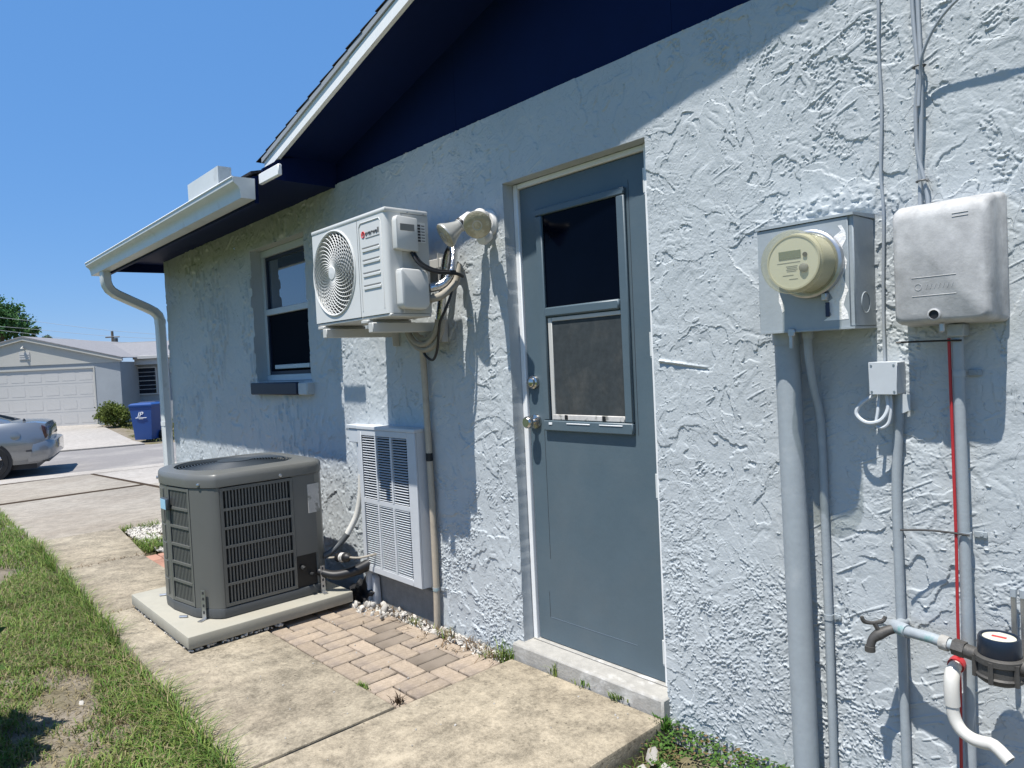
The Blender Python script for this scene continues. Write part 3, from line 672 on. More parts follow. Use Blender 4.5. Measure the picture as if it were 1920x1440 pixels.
# glazing beads: outer moulding proud of the leaf, rail, stops
gb = MB()
gb.box(MX0, MX0+0.038, DY-0.016, DY-0.0005, MZ0+0.046, MZ1-0.03, bev=0.004).box(MX1-0.040, MX1, DY-0.016, DY-0.0005, MZ0+0.046, MZ1-0.03, bev=0.004)
gb.box(MX0, MX1, DY-0.017, DY-0.0005, MZ1-0.029, MZ1, bev=0.004).box(MX0, MX1, DY-0.020, DY-0.0005, MZ0, MZ0+0.045, bev=0.004)
gb.box(MX0+0.039, MX1-0.041, DY-0.022, DY-0.0005, 1.512, 1.552, bev=0.006)
obj('glazing_frame', gb, m_door, door)
obj('stile_line', MB().box(-1.700, -1.6985, DY-0.001, DY+0.001, 1.02, 2.0), m_ink, door)
obj('panel_line', MB().box(-2.214, -2.2125, DY-0.001, DY+0.001, 0.45, 1.02), m_ink, door)
obj('panel_line', MB().box(-2.231, -2.2295, DY-0.001, DY+0.001, 0.185, 0.30), m_ink, door)
obj('bottom_groove', MB().box(-2.229, -1.75, DY-0.0010, DY+0.001, 0.1850, 0.1865), m_trimgrey, door)
obj('pane', MB().box(MX0+0.039, MX1-0.041, DY-0.004, DY-0.0008, 1.553, MZ1-0.030), m_glass, door)
obj('pane', MB().box(-2.130, -1.754, DY-0.006, DY-0.0008, 1.094, 1.490), m_screen, door)['label'] = 'dusty lower pane behind a screen frame'
sf = MB().box(MX0+0.046, -2.131, DY-0.010, DY-0.0008, 1.069, 1.508, bev=0.002).box(-2.1305, MX1-0.042, DY-0.010, DY-0.0008, 1.491, 1.508, bev=0.002)
obj('screen_frame', sf, m_msgrey, door)
obj('screen_frame', MB().box(MX0+0.052, MX1-0.043, DY-0.012, DY-0.0008, 1.069, 1.093, bev=0.003), m_label, door)
for x0, x1 in ((-2.165, -2.145), (-2.06, -1.93), (-1.88, -1.76)):
    obj('peeling_paint', MB().box(x0, x1, DY-0.0225, DY-0.019, MZ0+0.028+random.uniform(-.004, .004), MZ0+0.036, bev=0.001), m_white, door)
for x0 in (-2.075, -1.868):
    obj('clip', MB().box(x0, x0+0.017, DY-0.015, DY-0.0125, 1.072, 1.092, bev=0.001, mtx=None), m_black, door)
mb = MB().lathe([(0.0, -0.066), (0.020, -0.066), (0.026, -0.060), (0.0275, -0.050), (0.024, -0.040), (0.013, -0.034), (0.011, -0.016), (0.031, -0.012), (0.033, -0.004), (0.033, -0.0005)], (-2.263, DY, 1.058), (0, 1, 0), 24)
kn = obj('knob', mb, m_chrome, door)
obj('keyhole', MB().lathe([(0.007, -0.0672), (0.007, -0.0662)], (-2.263, DY, 1.058), (0, 1, 0), 10), m_ink, kn) if False else None
mb = MB().lathe([(0.0, -0.032), (0.016, -0.032), (0.021, -0.028), (0.022, -0.018), (0.029, -0.014), (0.031, -0.003), (0.031, -0.0005)], (-2.263, DY, 1.232), (0, 1, 0), 24)
obj('deadbolt', mb, m_chrome, door)
for zz in (1.977, 1.369, 0.835, 0.2):
    obj('hinge', MB().tube([(-1.612, DY-0.012, zz-0.045), (-1.612, DY-0.012, zz+0.045)], 0.007, 8).tube([(-1.612, DY-0.012, zz-0.052), (-1.612, DY-0.012, zz-0.046)], 0.005, 8), m_gutter, door)
obj('threshold', MB().box(-2.375, -1.555, -0.045, 0.15, -0.11, 0.068, bev=0.008), m_sillconc, house)
obj('threshold', MB().box(-2.330, -1.5635, 0.050, 0.14, 0.0685, 0.074, bev=0.002), m_sillconc, house)

# ================================================================== MINI SPLIT ON ITS BRACKET
MX, MXR, MY, MYB, MZB, MZT = -3.332, -2.650, -0.415, -0.190, 1.563, 2.030
ms = thing('split_air_conditioner', 'white outdoor split unit with swirl fan grille hung on the wall', 'air conditioner', ((MX+MXR)/2, -0.3, MZB))
fc = Vector((-3.125, MY, 1.797)); fr_ = 0.203
# front sheet with a round opening
n = 48; vs = []; fs = []
ringa = [(fc.x+fr_*math.cos(2*math.pi*k/n), fc.z+fr_*math.sin(2*math.pi*k/n)) for k in range(n)]
x0, x1 = MX+0.004, -2.892
def onrect(a):
    dx, dz = math.cos(a), math.sin(a)
    tx = ((x1-fc.x)/dx if dx > 0 else (x0-fc.x)/dx) if abs(dx) > 1e-6 else 9
    tz = ((MZT-0.02-fc.z)/dz if dz > 0 else (MZB+0.004-fc.z)/dz) if abs(dz) > 1e-6 else 9
    t = min(tx, tz); return (fc.x+dx*t, fc.z+dz*t)
ringb = [onrect(2*math.pi*k/n) for k in range(n)]
cor = [(x1, MZT-0.02), (x0, MZT-0.02), (x0, MZB+0.004), (x1, MZB+0.004)]
for c in cor:
    j = min(range(n), key=lambda k: (ringb[k][0]-c[0])**2+(ringb[k][1]-c[1])**2); ringb[j] = c
mb = MB().loft([[(p[0], MY, p[1]) for p in ringb], [(p[0], MY, p[1]) for p in ringa], [(fc.x+(p[0]-fc.x)*0.985, MY+0.03, fc.z+(p[1]-fc.z)*0.985) for p in ringa]], caps=False)
obj('fan_panel', mb, m_ms, ms, smooth=30)
mb = MB().tube([(p[0], MY-0.001, p[1]) for p in ringa], 0.006, 6, closed=True); obj('fan_ring', mb, m_ms, ms)
# right front sheet wrapping the corner, rounded
rc = 0.022
arc = [(MXR-rc+rc*math.sin(a), MY+rc-rc*math.cos(a)) for a in np.linspace(0, math.pi/2, 7)]
poly = [(-2.889, MY), *arc, (MXR, -0.335), (MXR-0.004, -0.335), (MXR-0.004, MY+0.03), (-2.889, MY+0.03)]
obj('corner_panel', MB().prism(poly, MZB+0.004, MZT-0.02, 'z'), m_ms, ms, smooth=30)
mb = MB()
for zz in (1.87, 1.815, 1.757, 1.70):
    mb.box(-2.850, -2.705, MY-0.0045, MY+0.002, zz-0.014, zz+0.000, bev=0.002)
obj('embossed_rib', mb, m_ms, ms)['kind'] = 'stuff'
mb = MB()
for zz in (1.872, 1.817, 1.759, 1.702): mb.box(-2.850, -2.710, MY-0.003, MY+0.002, zz, zz+0.006)
obj('vent_slot', mb, m_inkgrey, ms)['kind'] = 'stuff'
# raised border line of the corner panel
mb = MB().tube([(-2.872, MY-0.0005, MZB+0.03), (-2.872, MY-0.0005, 1.975), (-2.855, MY-0.0005, 1.99), (-2.70, MY-0.0005, 1.99), (-2.688, MY-0.0005, 1.975), (-2.688, MY-0.0005, MZB+0.03)], 0.003, 6)
obj('panel_bead', mb, m_ms, ms)
obj('lid', MB().box(MX-0.003, MXR+0.003, MY-0.004, MYB+0.004, MZT-0.021, MZT, bev=0.007, seg=2), m_ms, ms)
obj('casing', MB().box(MX+0.001, MXR-0.006, MY+0.032, MYB, MZB+0.006, MZT-0.022), m_msdark, ms)
obj('left_panel', MB().box(MX-0.001, MX+0.003, MY+0.001, MYB+0.001, MZB+0.004, MZT-0.022), m_ms, ms)
obj('side_panel', MB().box(MXR-0.0055, MXR-0.001, -0.334, MYB+0.002, MZB+0.004, MZT-0.022).box(MXR-0.001, MXR+0.002, -0.330, MYB+0.002, MZT-0.10, MZT-0.022, bev=0.001), m_msgrey, ms)
obj('base_pan', MB().box(MX, MXR, MY+0.004, MYB, MZB-0.012, MZB+0.0035, bev=0.004), m_msgrey, ms)
# upper cable cover with finger recess
obj('cable_cover', MB().prism([(-0.378, 1.99), (-0.385, 1.97), (-0.385, 1.845), (-0.270, 1.835), (-0.270, 1.985)], MXR, MXR+0.038, 'x', bev=0.006), m_ms, ms)
obj('handle_recess', MB().box(MXR+0.0375, MXR+0.0395, -0.365, -0.29, 1.925, 1.955, bev=0.0005), m_inkgrey, ms)
obj('valve_cover', MB().prism([(-0.375, 1.76), (-0.380, 1.745), (-0.380, 1.60), (-0.365, 1.585), (-0.250, 1.58), (-0.232, 1.60), (-0.232, 1.755)], MXR, MXR+0.052, 'x', bev=0.010), m_ms, ms)
lb = obj('data_label', MB().box(MXR+0.0005, MXR+0.0022, -0.262, -0.205, 1.885, 1.975), m_ms, ms)
mb = MB()
for k in range(6):
    z0 = 1.966-k*0.0135; mb.box(MXR+0.0018, MXR+0.0026, -0.258, -0.232, z0-0.010, z0)
    mb.box(MXR+0.0018, MXR+0.0026, -0.228, -0.209, z0-0.007, z0-0.003)
obj('printed_block', mb, m_ink, lb)
# logo: red ring with a tick mark, then the word
lg = MB().tube([(-2.838+0.0135*math.cos(a), MY-0.001, 1.936+0.0135*math.sin(a)) for a in np.linspace(0, 2*math.pi, 20, endpoint=False)], 0.0022, 5, closed=True)
lg.tube([(-2.846, MY-0.002, 1.944), (-2.839, MY-0.002, 1.932), (-2.830, MY-0.002, 1.948)], 0.0022, 5)
obj('logo_ring', lg, m_red, ms)
text('logo_word', 'everwell', 0.034, m_ink, ms, (-2.819, MY-0.0012, 1.928), (1, 0, 0), (0, 0, 1))
obj('logo_tagline', MB().box(-2.818, -2.70, MY-0.0016, MY-0.0002, 1.916, 1.919), m_inkgrey, ms)
# grille: swirl wires, rings, hub
mb = MB()
for k in range(34):
    a0 = 2*math.pi*k/34; pts = []
    for t in np.linspace(0.0, 1.0, 10):
        r = 0.032+(fr_-0.034)*t; a = a0+1.25*t**0.9
        pts.append((fc.x+r*math.cos(a), MY-0.012*(1-t*t)+0.002, fc.z+r*math.sin(a)))
    mb.tube(pts, 0.0023, 4, caps=False)
obj('grille_spoke', mb, m_ms, ms)['kind'] = 'stuff'
mb = MB()
for k in range(13):
    r = 0.045+k*0.0125; t = (r-0.032)/(fr_-0.034)
    mb.tube([(fc.x+r*math.cos(a), MY-0.012*(1-t*t)+0.004, fc.z+r*math.sin(a)) for a in np.linspace(0, 2*math.pi, 40, endpoint=False)], 0.0016, 4, closed=True)
obj('grille_ring', mb, m_ms, ms)['kind'] = 'stuff'
obj('grille_hub', MB().lathe([(0.0, -0.016), (0.030, -0.014), (0.036, -0.008), (0.036, 0.0)], fc, (0, 1, 0), 24), m_ms, ms)
mb = MB()
for k in range(3):
    a = 2*math.pi*k/3+0.4; rings = []
    for t in np.linspace(0, 1, 6):
        r = 0.04+0.15*t; w = 0.35+0.25*t
        rings.append([(fc.x+r*math.cos(a-w), MY+0.024, fc.z+r*math.sin(a-w)), (fc.x+r*math.cos(a+w), MY+0.031, fc.z+r*math.sin(a+w)), (fc.x+r*math.cos(a+w), MY+0.0315, fc.z+r*math.sin(a+w)), (fc.x+r*math.cos(a-w), MY+0.025, fc.z+r*math.sin(a-w))])
    mb.loft(rings)
obj('fan_blade', mb, m_msblade, ms)
for x in (MX+0.05, -2.86): obj('foot', MB().box(x-0.03, x+0.03, MY-0.005, MYB+0.01, MZB-0.028, MZB-0.0125, bev=0.003), m_msgrey, ms)
for p in ((MXR+0.002, -0.30, 2.012), (MXR+0.002, -0.215, 2.012), (MXR+0.001, -0.35, 1.575)):
    obj('screw', MB().lathe([(0.0055, 0), (0.0055, 0.003), (0.003, 0.004)], p, (1, 0, 0), 8), m_galv, ms)
# bracket
br = thing('wall_bracket', 'white steel wall bracket carrying the split unit', 'bracket', (-2.79, -0.02, 1.45))
for xa in (-3.235, -2.80):
    obj('support_arm', MB().box(xa-0.02, xa+0.02, -0.425, -0.012, 1.490, 1.5345, bev=0.003), m_msgrey, br)
    obj('upright', MB().box(xa-0.022, xa+0.022, -0.0115, -0.003, 1.44, 1.87, bev=0.002).box(xa+0.018, xa+0.022, -0.045, -0.012, 1.44, 1.87), m_msgrey, br)
    obj('bolt', MB().lathe([(0.009, 0), (0.009, -0.008)], (xa, -0.0115, 1.475), (0, 1, 0), 6), m_galv, br)
obj('cross_bar', MB().box(-3.25, -2.76, -0.040, -0.012, 1.80, 1.845, bev=0.002), m_msgrey, br)
# lines behind the unit
o = obj('foil_line', MB().tube([(-2.645, -0.20, 1.68), (-2.62, -0.14, 1.70), (-2.60, -0.10, 1.76), (-2.62, -0.07, 1.86), (-2.66, -0.05, 1.88), (-2.70, -0.05, 1.84), (-2.74, -0.05, 1.70), (-2.78, -0.05, 1.55)], [0.022, 0.022, 0.020, 0.018, 0.018, 0.018, 0.02, 0.02], 10, smooth=5), m_silver)
tag(o, 'shiny foil wrapped refrigerant line looping behind the split unit', 'pipe')
o = obj('insulated_line', MB().tube([(-2.645, -0.21, 1.63), (-2.61, -0.16, 1.645), (-2.585, -0.10, 1.70), (-2.60, -0.07, 1.78), (-2.64, -0.06, 1.80)], 0.018, 10, smooth=5), m_hose)
tag(o, 'short tan insulated line bending out of the valve cover', 'pipe')
o = obj('black_cable', MB().tube([(-2.63, -0.30, 1.835), (-2.60, -0.28, 1.78), (-2.57, -0.22, 1.745), (-2.55, -0.12, 1.74), (-2.56, -0.07, 1.73)], 0.008, 8, smooth=6).tube([(-2.63, -0.285, 1.835), (-2.605, -0.26, 1.785), (-2.58, -0.20, 1.755), (-2.56, -0.11, 1.75)], 0.006, 8, smooth=6), m_black)
tag(o, 'pair of black cables arching from the small cover to the wall', 'cable')
o = obj('black_cable', MB().tube([(-2.59, -0.10, 1.74), (-2.585, -0.12, 1.66), (-2.60, -0.15, 1.58), (-2.63, -0.16, 1.53), (-2.66, -0.15, 1.48), (-2.72, -0.12, 1.40), (-2.80, -0.09, 1.355), (-2.86, -0.09, 1.38), (-2.885, -0.10, 1.44)], 0.0065, 8, smooth=6), m_black)
tag(o, 'thin black cable hanging in a loop below the wall bracket', 'cable')
mb = MB()
for dr, dy in ((0.0, 0.0), (0.026, -0.012), (0.05, 0.006)):
    mb.tube([(-2.83+(0.155-dr)*math.cos(a), -0.11+dy, 1.55+(0.145-dr)*math.sin(a)) for a in np.linspace(math.pi*1.02, math.pi*1.98, 16)], 0.013, 8)
o = obj('line_coil', mb, m_hose); tag(o, 'coil of tan insulated copper line sagging under the bracket', 'pipe')
# beige drain/line cover down the wall
lp = thing('line_pipe', 'long beige pipe with black tape running down the wall beside the vent cabinet', 'pipe', (-2.95, -0.03, 0))
obj('pipe_body', MB().tube([(-2.93, -0.06, 1.47), (-2.957, -0.036, 1.40), (-2.953, -0.033, 1.02), (-2.947, -0.033, 0.60), (-2.950, -0.033, 0.20), (-2.958, -0.035, -0.03)], 0.0165, 12, smooth=4), m_beige, lp)
obj('tape_band', MB().tube([(-2.9505, -0.033, 0.845), (-2.951, -0.033, 0.885)], 0.0178, 12), m_black, lp)
obj('pipe_clamp', MB().tube([(-2.950, -0.033, 0.18), (-2.950, -0.033, 0.197)], 0.0185, 12).box(-2.932, -2.905, -0.016, -0.008, 0.18, 0.197), m_copper, lp)

# ================================================================== TWIN FLOODLIGHT
fl = thing('floodlight', 'twin bulb security floodlight on the wall left of the door', 'floodlight', (-2.44, 0, 1.95))
obj('mounting_plate', MB().lathe([(0.062, 0.0), (0.062, -0.010), (0.050, -0.022), (0.0, -0.024)], (-2.435, -0.003, 1.955), (0, 1, 0), 28), m_sock, fl)
def par_bulb(c, d, m_face):
    """c: face centre, d: direction the lamp points"""
    d = Vector(d).normalized(); c = Vector(c)
    s = MB().lathe([(0.024, -0.105), (0.026, -0.085), (0.030, -0.070), (0.044, -0.035), (0.0575, -0.012), (0.060, -0.004), (0.0585, 0.0)], c, d, 28)
    b = obj('bulb', s, m_bulbside, fl, smooth=50)
    obj('lens', MB().lathe([(0.0580, 0.0002), (0.052, 0.004), (0.030, 0.0075), (0.0, 0.0085)], c, d, 28), m_face, b)
    obj('lens_highlight', MB().lathe([(0.016, 0.0085), (0.022, 0.0095), (0.022, 0.0065)], c, d, 20, caps=False), m_bulbside, b)  # bright ring imitates the highlight at the lens centre
    sk = MB().lathe([(0.030, -0.085), (0.031, -0.100), (0.031, -0.150), (0.020, -0.165)], c, d, 20)
    obj('socket', sk, m_sock, fl)
    obj('gasket', MB().lathe([(0.0325, -0.088), (0.0325, -0.100)], c, d, 20), m_black, fl)
    return c-d*0.16
e1 = par_bulb((-2.284, -0.200, 1.905), (0.64, -0.66, -0.46), m_bulb)
e2 = par_bulb((-2.510, -0.200, 1.895), (-0.30, -0.77, -0.56), m_bulb)
mb = MB()
mb.tube([(-2.435, -0.02, 1.985), (-2.41, -0.04, 1.99), e1], 0.012, 8, smooth=3)
mb.tube([(-2.445, -0.02, 1.955), (-2.46, -0.045, 1.965), e2], 0.012, 8, smooth=3)
obj('swivel_arm', mb, m_sock, fl)
obj('motion_sensor', MB().lathe([(0.0, 0.075), (0.022, 0.072), (0.031, 0.055), (0.031, 0.015), (0.022, 0.0)], (-2.415, -0.03, 1.905), (0.25, -0.75, -0.45), 20), m_sock, fl)

# ================================================================== LOUVRED WALL CABINET
VX0, VX1, VZ0, VZ1, VY = -3.548, -2.984, 0.193, 1.010, -0.096
vc = thing('wall_vent_cabinet', 'pale grey louvred vent cabinet fixed low on the wall', 'vent', ((VX0+VX1)/2, -0.05, VZ0))
obj('cabinet_side', MB().box(VX0, VX0+0.004, VY+0.012, -0.004, VZ0, VZ1-0.020).box(VX1-0.004, VX1, VY+0.012, -0.004, VZ0, VZ1-0.020).box(VX0+0.0045, VX1-0.0045, VY+0.012, -0.004, VZ0, VZ0+0.004), m_vent, vc)
obj('cabinet_top', MB().box(VX0-0.004, VX1+0.004, VY-0.004, -0.004, VZ1-0.0195, VZ1, bev=0.003), m_vent, vc)
obj('cabinet_back', MB().box(VX0+0.006, VX1-0.006, -0.040, -0.036, VZ0+0.006, VZ1-0.021), m_acdark, vc)
ff = MB().box(VX0, VX0+0.036, VY, VY+0.0115, VZ0, VZ1-0.020, bev=0.002).box(VX1-0.075, VX1, VY, VY+0.0115, VZ0, VZ1-0.020, bev=0.002)
ff.box(VX0+0.0365, VX1-0.0755, VY, VY+0.0115, VZ1-0.052, VZ1-0.020, bev=0.002).box(VX0+0.0365, VX1-0.0755, VY, VY+0.0115, VZ0, VZ0+0.034, bev=0.002)
obj('face_frame', ff, m_vent, vc)
lx0, lx1 = VX0+0.0365, VX1-0.0755; cw = (lx1-lx0)/3
zmid = 0.602
obj('mid_rail', MB().box(lx0, lx1, VY+0.001, VY+0.011, zmid-0.022, zmid+0.004, bev=0.001), m_vent, vc)
for k in (1, 2):
    for za, zb in ((VZ0+0.0345, zmid-0.0225), (zmid+0.0045, VZ1-0.0525)):
        obj('mullion', MB().box(lx0+k*cw-0.008, lx0+k*cw+0.008, VY-0.001, VY+0.011, za, zb), m_vent, vc)
sl = MB().box(-cw/2+0.0085, cw/2-0.0085, -0.0050, 0.0050, -0.0010, 0.0010)
me_sl = _mesh('slat', sl.v, sl.f, m_vent)
for za, zb, nn in ((zmid+0.012, VZ1-0.058, 25), (VZ0+0.040, zmid-0.027, 28)):
    for k in range(3):
        for j in range(nn):
            inst('slat', me_sl, (lx0+(k+0.5)*cw, VY+0.006, za+(zb-za)*j/(nn-1)), vc, rot=(R(22)+random.uniform(-.05, .05), random.uniform(-.006, .006), 0))
db = thing('disconnect_box', 'small white wall box with a cap left of the vent cabinet', 'junction box', (-3.66, -0.03, 0.9))
obj('box_body', MB().box(-3.715, -3.585, -0.060, -0.003, 0.905, 0.985, bev=0.004), m_jbox, db)
obj('box_cap', MB().box(-3.725, -3.575, -0.066, -0.003, 0.986, 1.008, bev=0.003), m_jbox, db)
obj('box_conduit', MB().tube([(-3.64, -0.035, 0.904), (-3.64, -0.035, 0.72)], 0.015, 10), m_jbox, db)
o = obj('flexible_conduit', MB().tube([(-3.64, -0.035, 0.719), (-3.64, -0.045, 0.60), (-3.655, -0.07, 0.48), (-3.68, -0.12, 0.38)], 0.0175, 10, smooth=6), m_pvc)
tag(o, 'white flexible conduit curving down the wall towards the condenser', 'conduit')
o = obj('flexible_conduit', MB().tube([(-3.68, -0.12, 0.379), (-3.70, -0.16, 0.33), (-3.715, -0.21, 0.29), (-3.73, -0.25, 0.27)], 0.018, 10, smooth=6), m_acbase)
tag(o, 'dark lower end of the conduit entering the condenser', 'conduit')
fd = thing('filter_drier', 'small black refrigerant filter can on a line beside the condenser', 'filter', (-3.6, -0.19, 0.29))
obj('filter_can', MB().lathe([(0.008, -0.060), (0.024, -0.045), (0.026, -0.035), (0.026, 0.035), (0.024, 0.045), (0.008, 0.060)], (-3.60, -0.20, 0.275), (1, 0.25, 0.1), 18), m_black, fd)
obj('filter_label', MB().lathe([(0.0265, -0.012), (0.0265, 0.014)], (-3.60, -0.20, 0.275), (1, 0.25, 0.1), 18, caps=False), m_label, fd)
obj('copper_line', MB().tube([(-3.545, -0.187, 0.281), (-3.48, -0.16, 0.285), (-3.42, -0.08, 0.30), (-3.41, 0.0, 0.30)], 0.006, 8, smooth=5).tube([(-3.655, -0.214, 0.269), (-3.71, -0.24, 0.26)], 0.006, 8), m_hose, fd)
o = obj('insulated_line', MB().tube([(-3.71, -0.30, 0.20), (-3.64, -0.24, 0.175), (-3.57, -0.16, 0.19), (-3.52, -0.08, 0.225), (-3.50, -0.02, 0.25)], [0.022, 0.026, 0.028, 0.034, 0.038], 10, smooth=5), m_black)
tag(o, 'black foam insulated line from the condenser into the wall', 'pipe')
b = bmesh.new(); bmesh.ops.create_icosphere(b, subdivisions=3, radius=1)
for v in b.verts:
    c = v.co.copy(); nzv = 0.75+0.5*math.sin(c.x*5+c.y*3)*math.cos(c.z*6+c.x*2)
    v.co = Vector((-3.62+c.x*0.11*nzv, -0.075+c.y*0.055*nzv, 0.04+c.z*0.085*nzv))
o = obj('tarp_bundle', MB().bm(b), m_black, smooth=60); tag(o, 'crumpled black tarp stuffed between condenser and wall', 'tarp')
st_ = thing('vent_stand', 'small pale prop under the left end of the vent cabinet', 'prop', (-3.53, -0.05, -0.03))
obj('prop_leg', MB().prism([(-3.575, -0.04), (-3.545, -0.04), (-3.53, 0.185), (-3.56, 0.185)], -0.085, -0.03, 'y', bev=0.004), m_vent, st_)
obj('prop_leg', MB().prism([(-3.525, -0.04), (-3.49, -0.04), (-3.50, 0.14), (-3.525, 0.16)], -0.07, -0.03, 'y', bev=0.004), m_vent, st_)

# ================================================================== CONDENSER ON ITS PAD
pad = MB().box(-4.56, -3.57, -1.055, -0.165, 0.020, 0.082, bev=0.007, seg=2)
o = obj('equipment_pad', pad, m_pad); tag(o, 'grey cast concrete pad under the condenser', 'concrete pad')
AX, AY = -4.065, -0.595
foot = [(-3.69, -0.35), (-3.69, -0.832), (-3.702, -0.850), (-3.725, -0.870), (-3.80, -0.915), (-3.826, -0.929), (-3.86, -0.937), (-4.06, -0.968), (-4.18, -0.966), (-4.29, -0.938), (-4.37, -0.89), (-4.42, -0.82), (-4.44, -0.74), (-4.44, -0.40), (-4.42, -0.30), (-4.36, -0.235), (-4.28, -0.215), (-3.84, -0.215), (-3.77, -0.225), (-3.715, -0.262), (-3.695, -0.30)]
def foot_s(s, dz=0): return [(AX+(x-AX)*s, AY+(y-AY)*s) for x, y in foot]
ac = thing('air_conditioner_condenser', 'grey louvred central air condenser on a concrete pad', 'air conditioner', (AX, AY, 0.082))
obj('base_pan', MB().prism(foot_s(1.005), 0.085, 0.135, 'z', bev=0.005), m_acbase, ac)
obj('coil', MB().prism(foot_s(0.955), 0.136, 0.755, 'z'), m_acdark, ac)
rings = []
for s, z in ((1.0, 0.757), (1.012, 0.760), (1.014, 0.795), (1.008, 0.812), (0.985, 0.824), (0.93, 0.830)): rings.append([(x, y, z) for x, y in foot_s(s)])
n = len(foot)
circ = []
for x, y in foot:
    a = math.atan2(y-AY, x-AX); circ.append((AX+0.318*math.cos(a), AY+0.318*math.sin(a)))
rings.append([(x, y, 0.834) for x, y in circ]); rings.append([(AX+(x-AX)*0.985, AY+(y-AY)*0.985, 0.815) for x, y in circ])
obj('top_cover', MB().loft(rings, caps=False), m_acbody, ac, smooth=35)
obj('fan_well', MB().lathe([(0.312, 0.78), (0.0, 0.775)], (AX, AY, 0), (0, 0, 1), 32), m_acdark, ac)
mb = MB()
for k in range(15):
    r = 0.085+k*0.0158; t = r/0.318
    mb.tube([(AX+r*math.cos(a), AY+r*math.sin(a), 0.828+0.014*(1-t*t)) for a in np.linspace(0, 2*math.pi, 44, endpoint=False)], 0.0028, 4, closed=True)
for k in range(8):
    a = 2*math.pi*k/8+0.2
    mb.tube([(AX+r*math.cos(a), AY+r*math.sin(a), 0.823+0.014*(1-(r/0.318)**2)) for r in np.linspace(0.07, 0.318, 6)], 0.004, 5)
obj('fan_guard', mb, m_actop, ac)['kind'] = 'stuff'
obj('fan_guard_cap', MB().lathe([(0.095, 0.838), (0.095, 0.846), (0.0, 0.850)], (AX, AY, 0), (0, 0, 1), 28), m_actop, ac)
# corner posts / blank panels follow the outline; louvre panels sit between
def wall_seg(pts, z0, z1, th=0.012):
    out = pts; inn = [(AX+(x-AX)*0.967, AY+(y-AY)*0.967) for x, y in pts]
    return MB().prism(out+inn[::-1], z0, z1, 'z')
obj('corner_post', wall_seg([(-3.69, -0.826), (-3.69, -0.832), (-3.702, -0.850), (-3.725, -0.870), (-3.80, -0.915), (-3.826, -0.929)], 0.136, 0.756), m_acbody, ac, smooth=35)
obj('blank_panel', wall_seg([(-3.695, -0.30), (-3.69, -0.35), (-3.69, -0.430)], 0.315, 0.756), m_acbody, ac, smooth=35)
obj('blank_panel', wall_seg([(-4.28, -0.215), (-3.84, -0.215), (-3.77, -0.225), (-3.715, -0.262), (-3.695, -0.302)], 0.136, 0.756), m_acbody, ac, smooth=35)
obj('service_opening', wall_seg([(-3.702, -0.31), (-3.70, -0.35), (-3.70, -0.425)], 0.136, 0.314), m_black, ac, smooth=35)
obj('service_valve', MB().tube([(-3.70, -0.40, 0.25), (-3.675, -0.395, 0.24)], 0.013, 8), m_acdark, ac)
obj('service_valve', MB().tube([(-3.70, -0.35, 0.20), (-3.67, -0.345, 0.20)], 0.010, 8), m_acdark, ac)
obj('data_label', wall_seg([(-3.7005, -0.272), (-3.6935, -0.30), (-3.6885, -0.345)], 0.54, 0.70), m_label, ac, smooth=35)
def louvre(p0, p1, z0, z1, nv, rows, name='louvre_panel'):
    """frame with vertical slats and horizontal bars between two outline points (x,y)"""
    p0 = Vector((p0[0], p0[1], 0)); p1 = Vector((p1[0], p1[1], 0)); d = (p1-p0); L = d.length; d.normalize(); nrm = Vector((d.y, -d.x, 0))
    if nrm.dot(Vector((AX, AY, 0))-p0) > 0: nrm = -nrm
    ang = math.atan2(d.y, d.x)
    T = Matrix.Translation(p0) @ Matrix.Rotation(ang, 4, 'Z')
    sgn = 1 if (Matrix.Rotation(ang, 3, 'Z') @ Vector((0, 1, 0))).dot(nrm) > 0 else -1
    def yb(a, b): return (min(a*sgn, b*sgn), max(a*sgn, b*sgn))
    e = 0.016
    ya, yb_ = yb(-0.012, 0.0015)
    mb = MB().box(0, e, ya, yb_, z0, z1, mtx=T).box(L-e, L, ya, yb_, z0, z1, mtx=T).box(e, L-e, ya, yb_, z0, z0+e, mtx=T).box(e, L-e, ya, yb_, z1-e, z1, mtx=T)
    f = obj(name, mb, m_acbody, ac)
    for r in range(1, rows):
        z = z0+e+(z1-z0-2*e)*r/rows
        y2, y3 = yb(-0.010, 0.003)
        obj('cross_bar', MB().box(e, L-e, y2, y3, z-0.0065, z+0.0065, mtx=T), m_acbody, f)
    y2, y3 = -0.0035, 0.0035
    sm = MB().box(-0.0040, 0.0040, y2, y3, -(z1-z0)/2+e, (z1-z0)/2-e); me_ = _mesh('slat', sm.v, sm.f, m_acbody)
    for k in range(1, nv):
        x = e+(L-2*e)*k/nv
        c = T @ Vector((x, -0.006*sgn, (z0+z1)/2))
        inst('slat', me_, tuple(c), f, rot=(0, 0, ang))
louvre((-3.69, -0.824), (-3.69, -0.432), 0.140, 0.752, 21, 6)
louvre((-4.058, -0.967), (-3.828, -0.931), 0.140, 0.752, 13, 6)
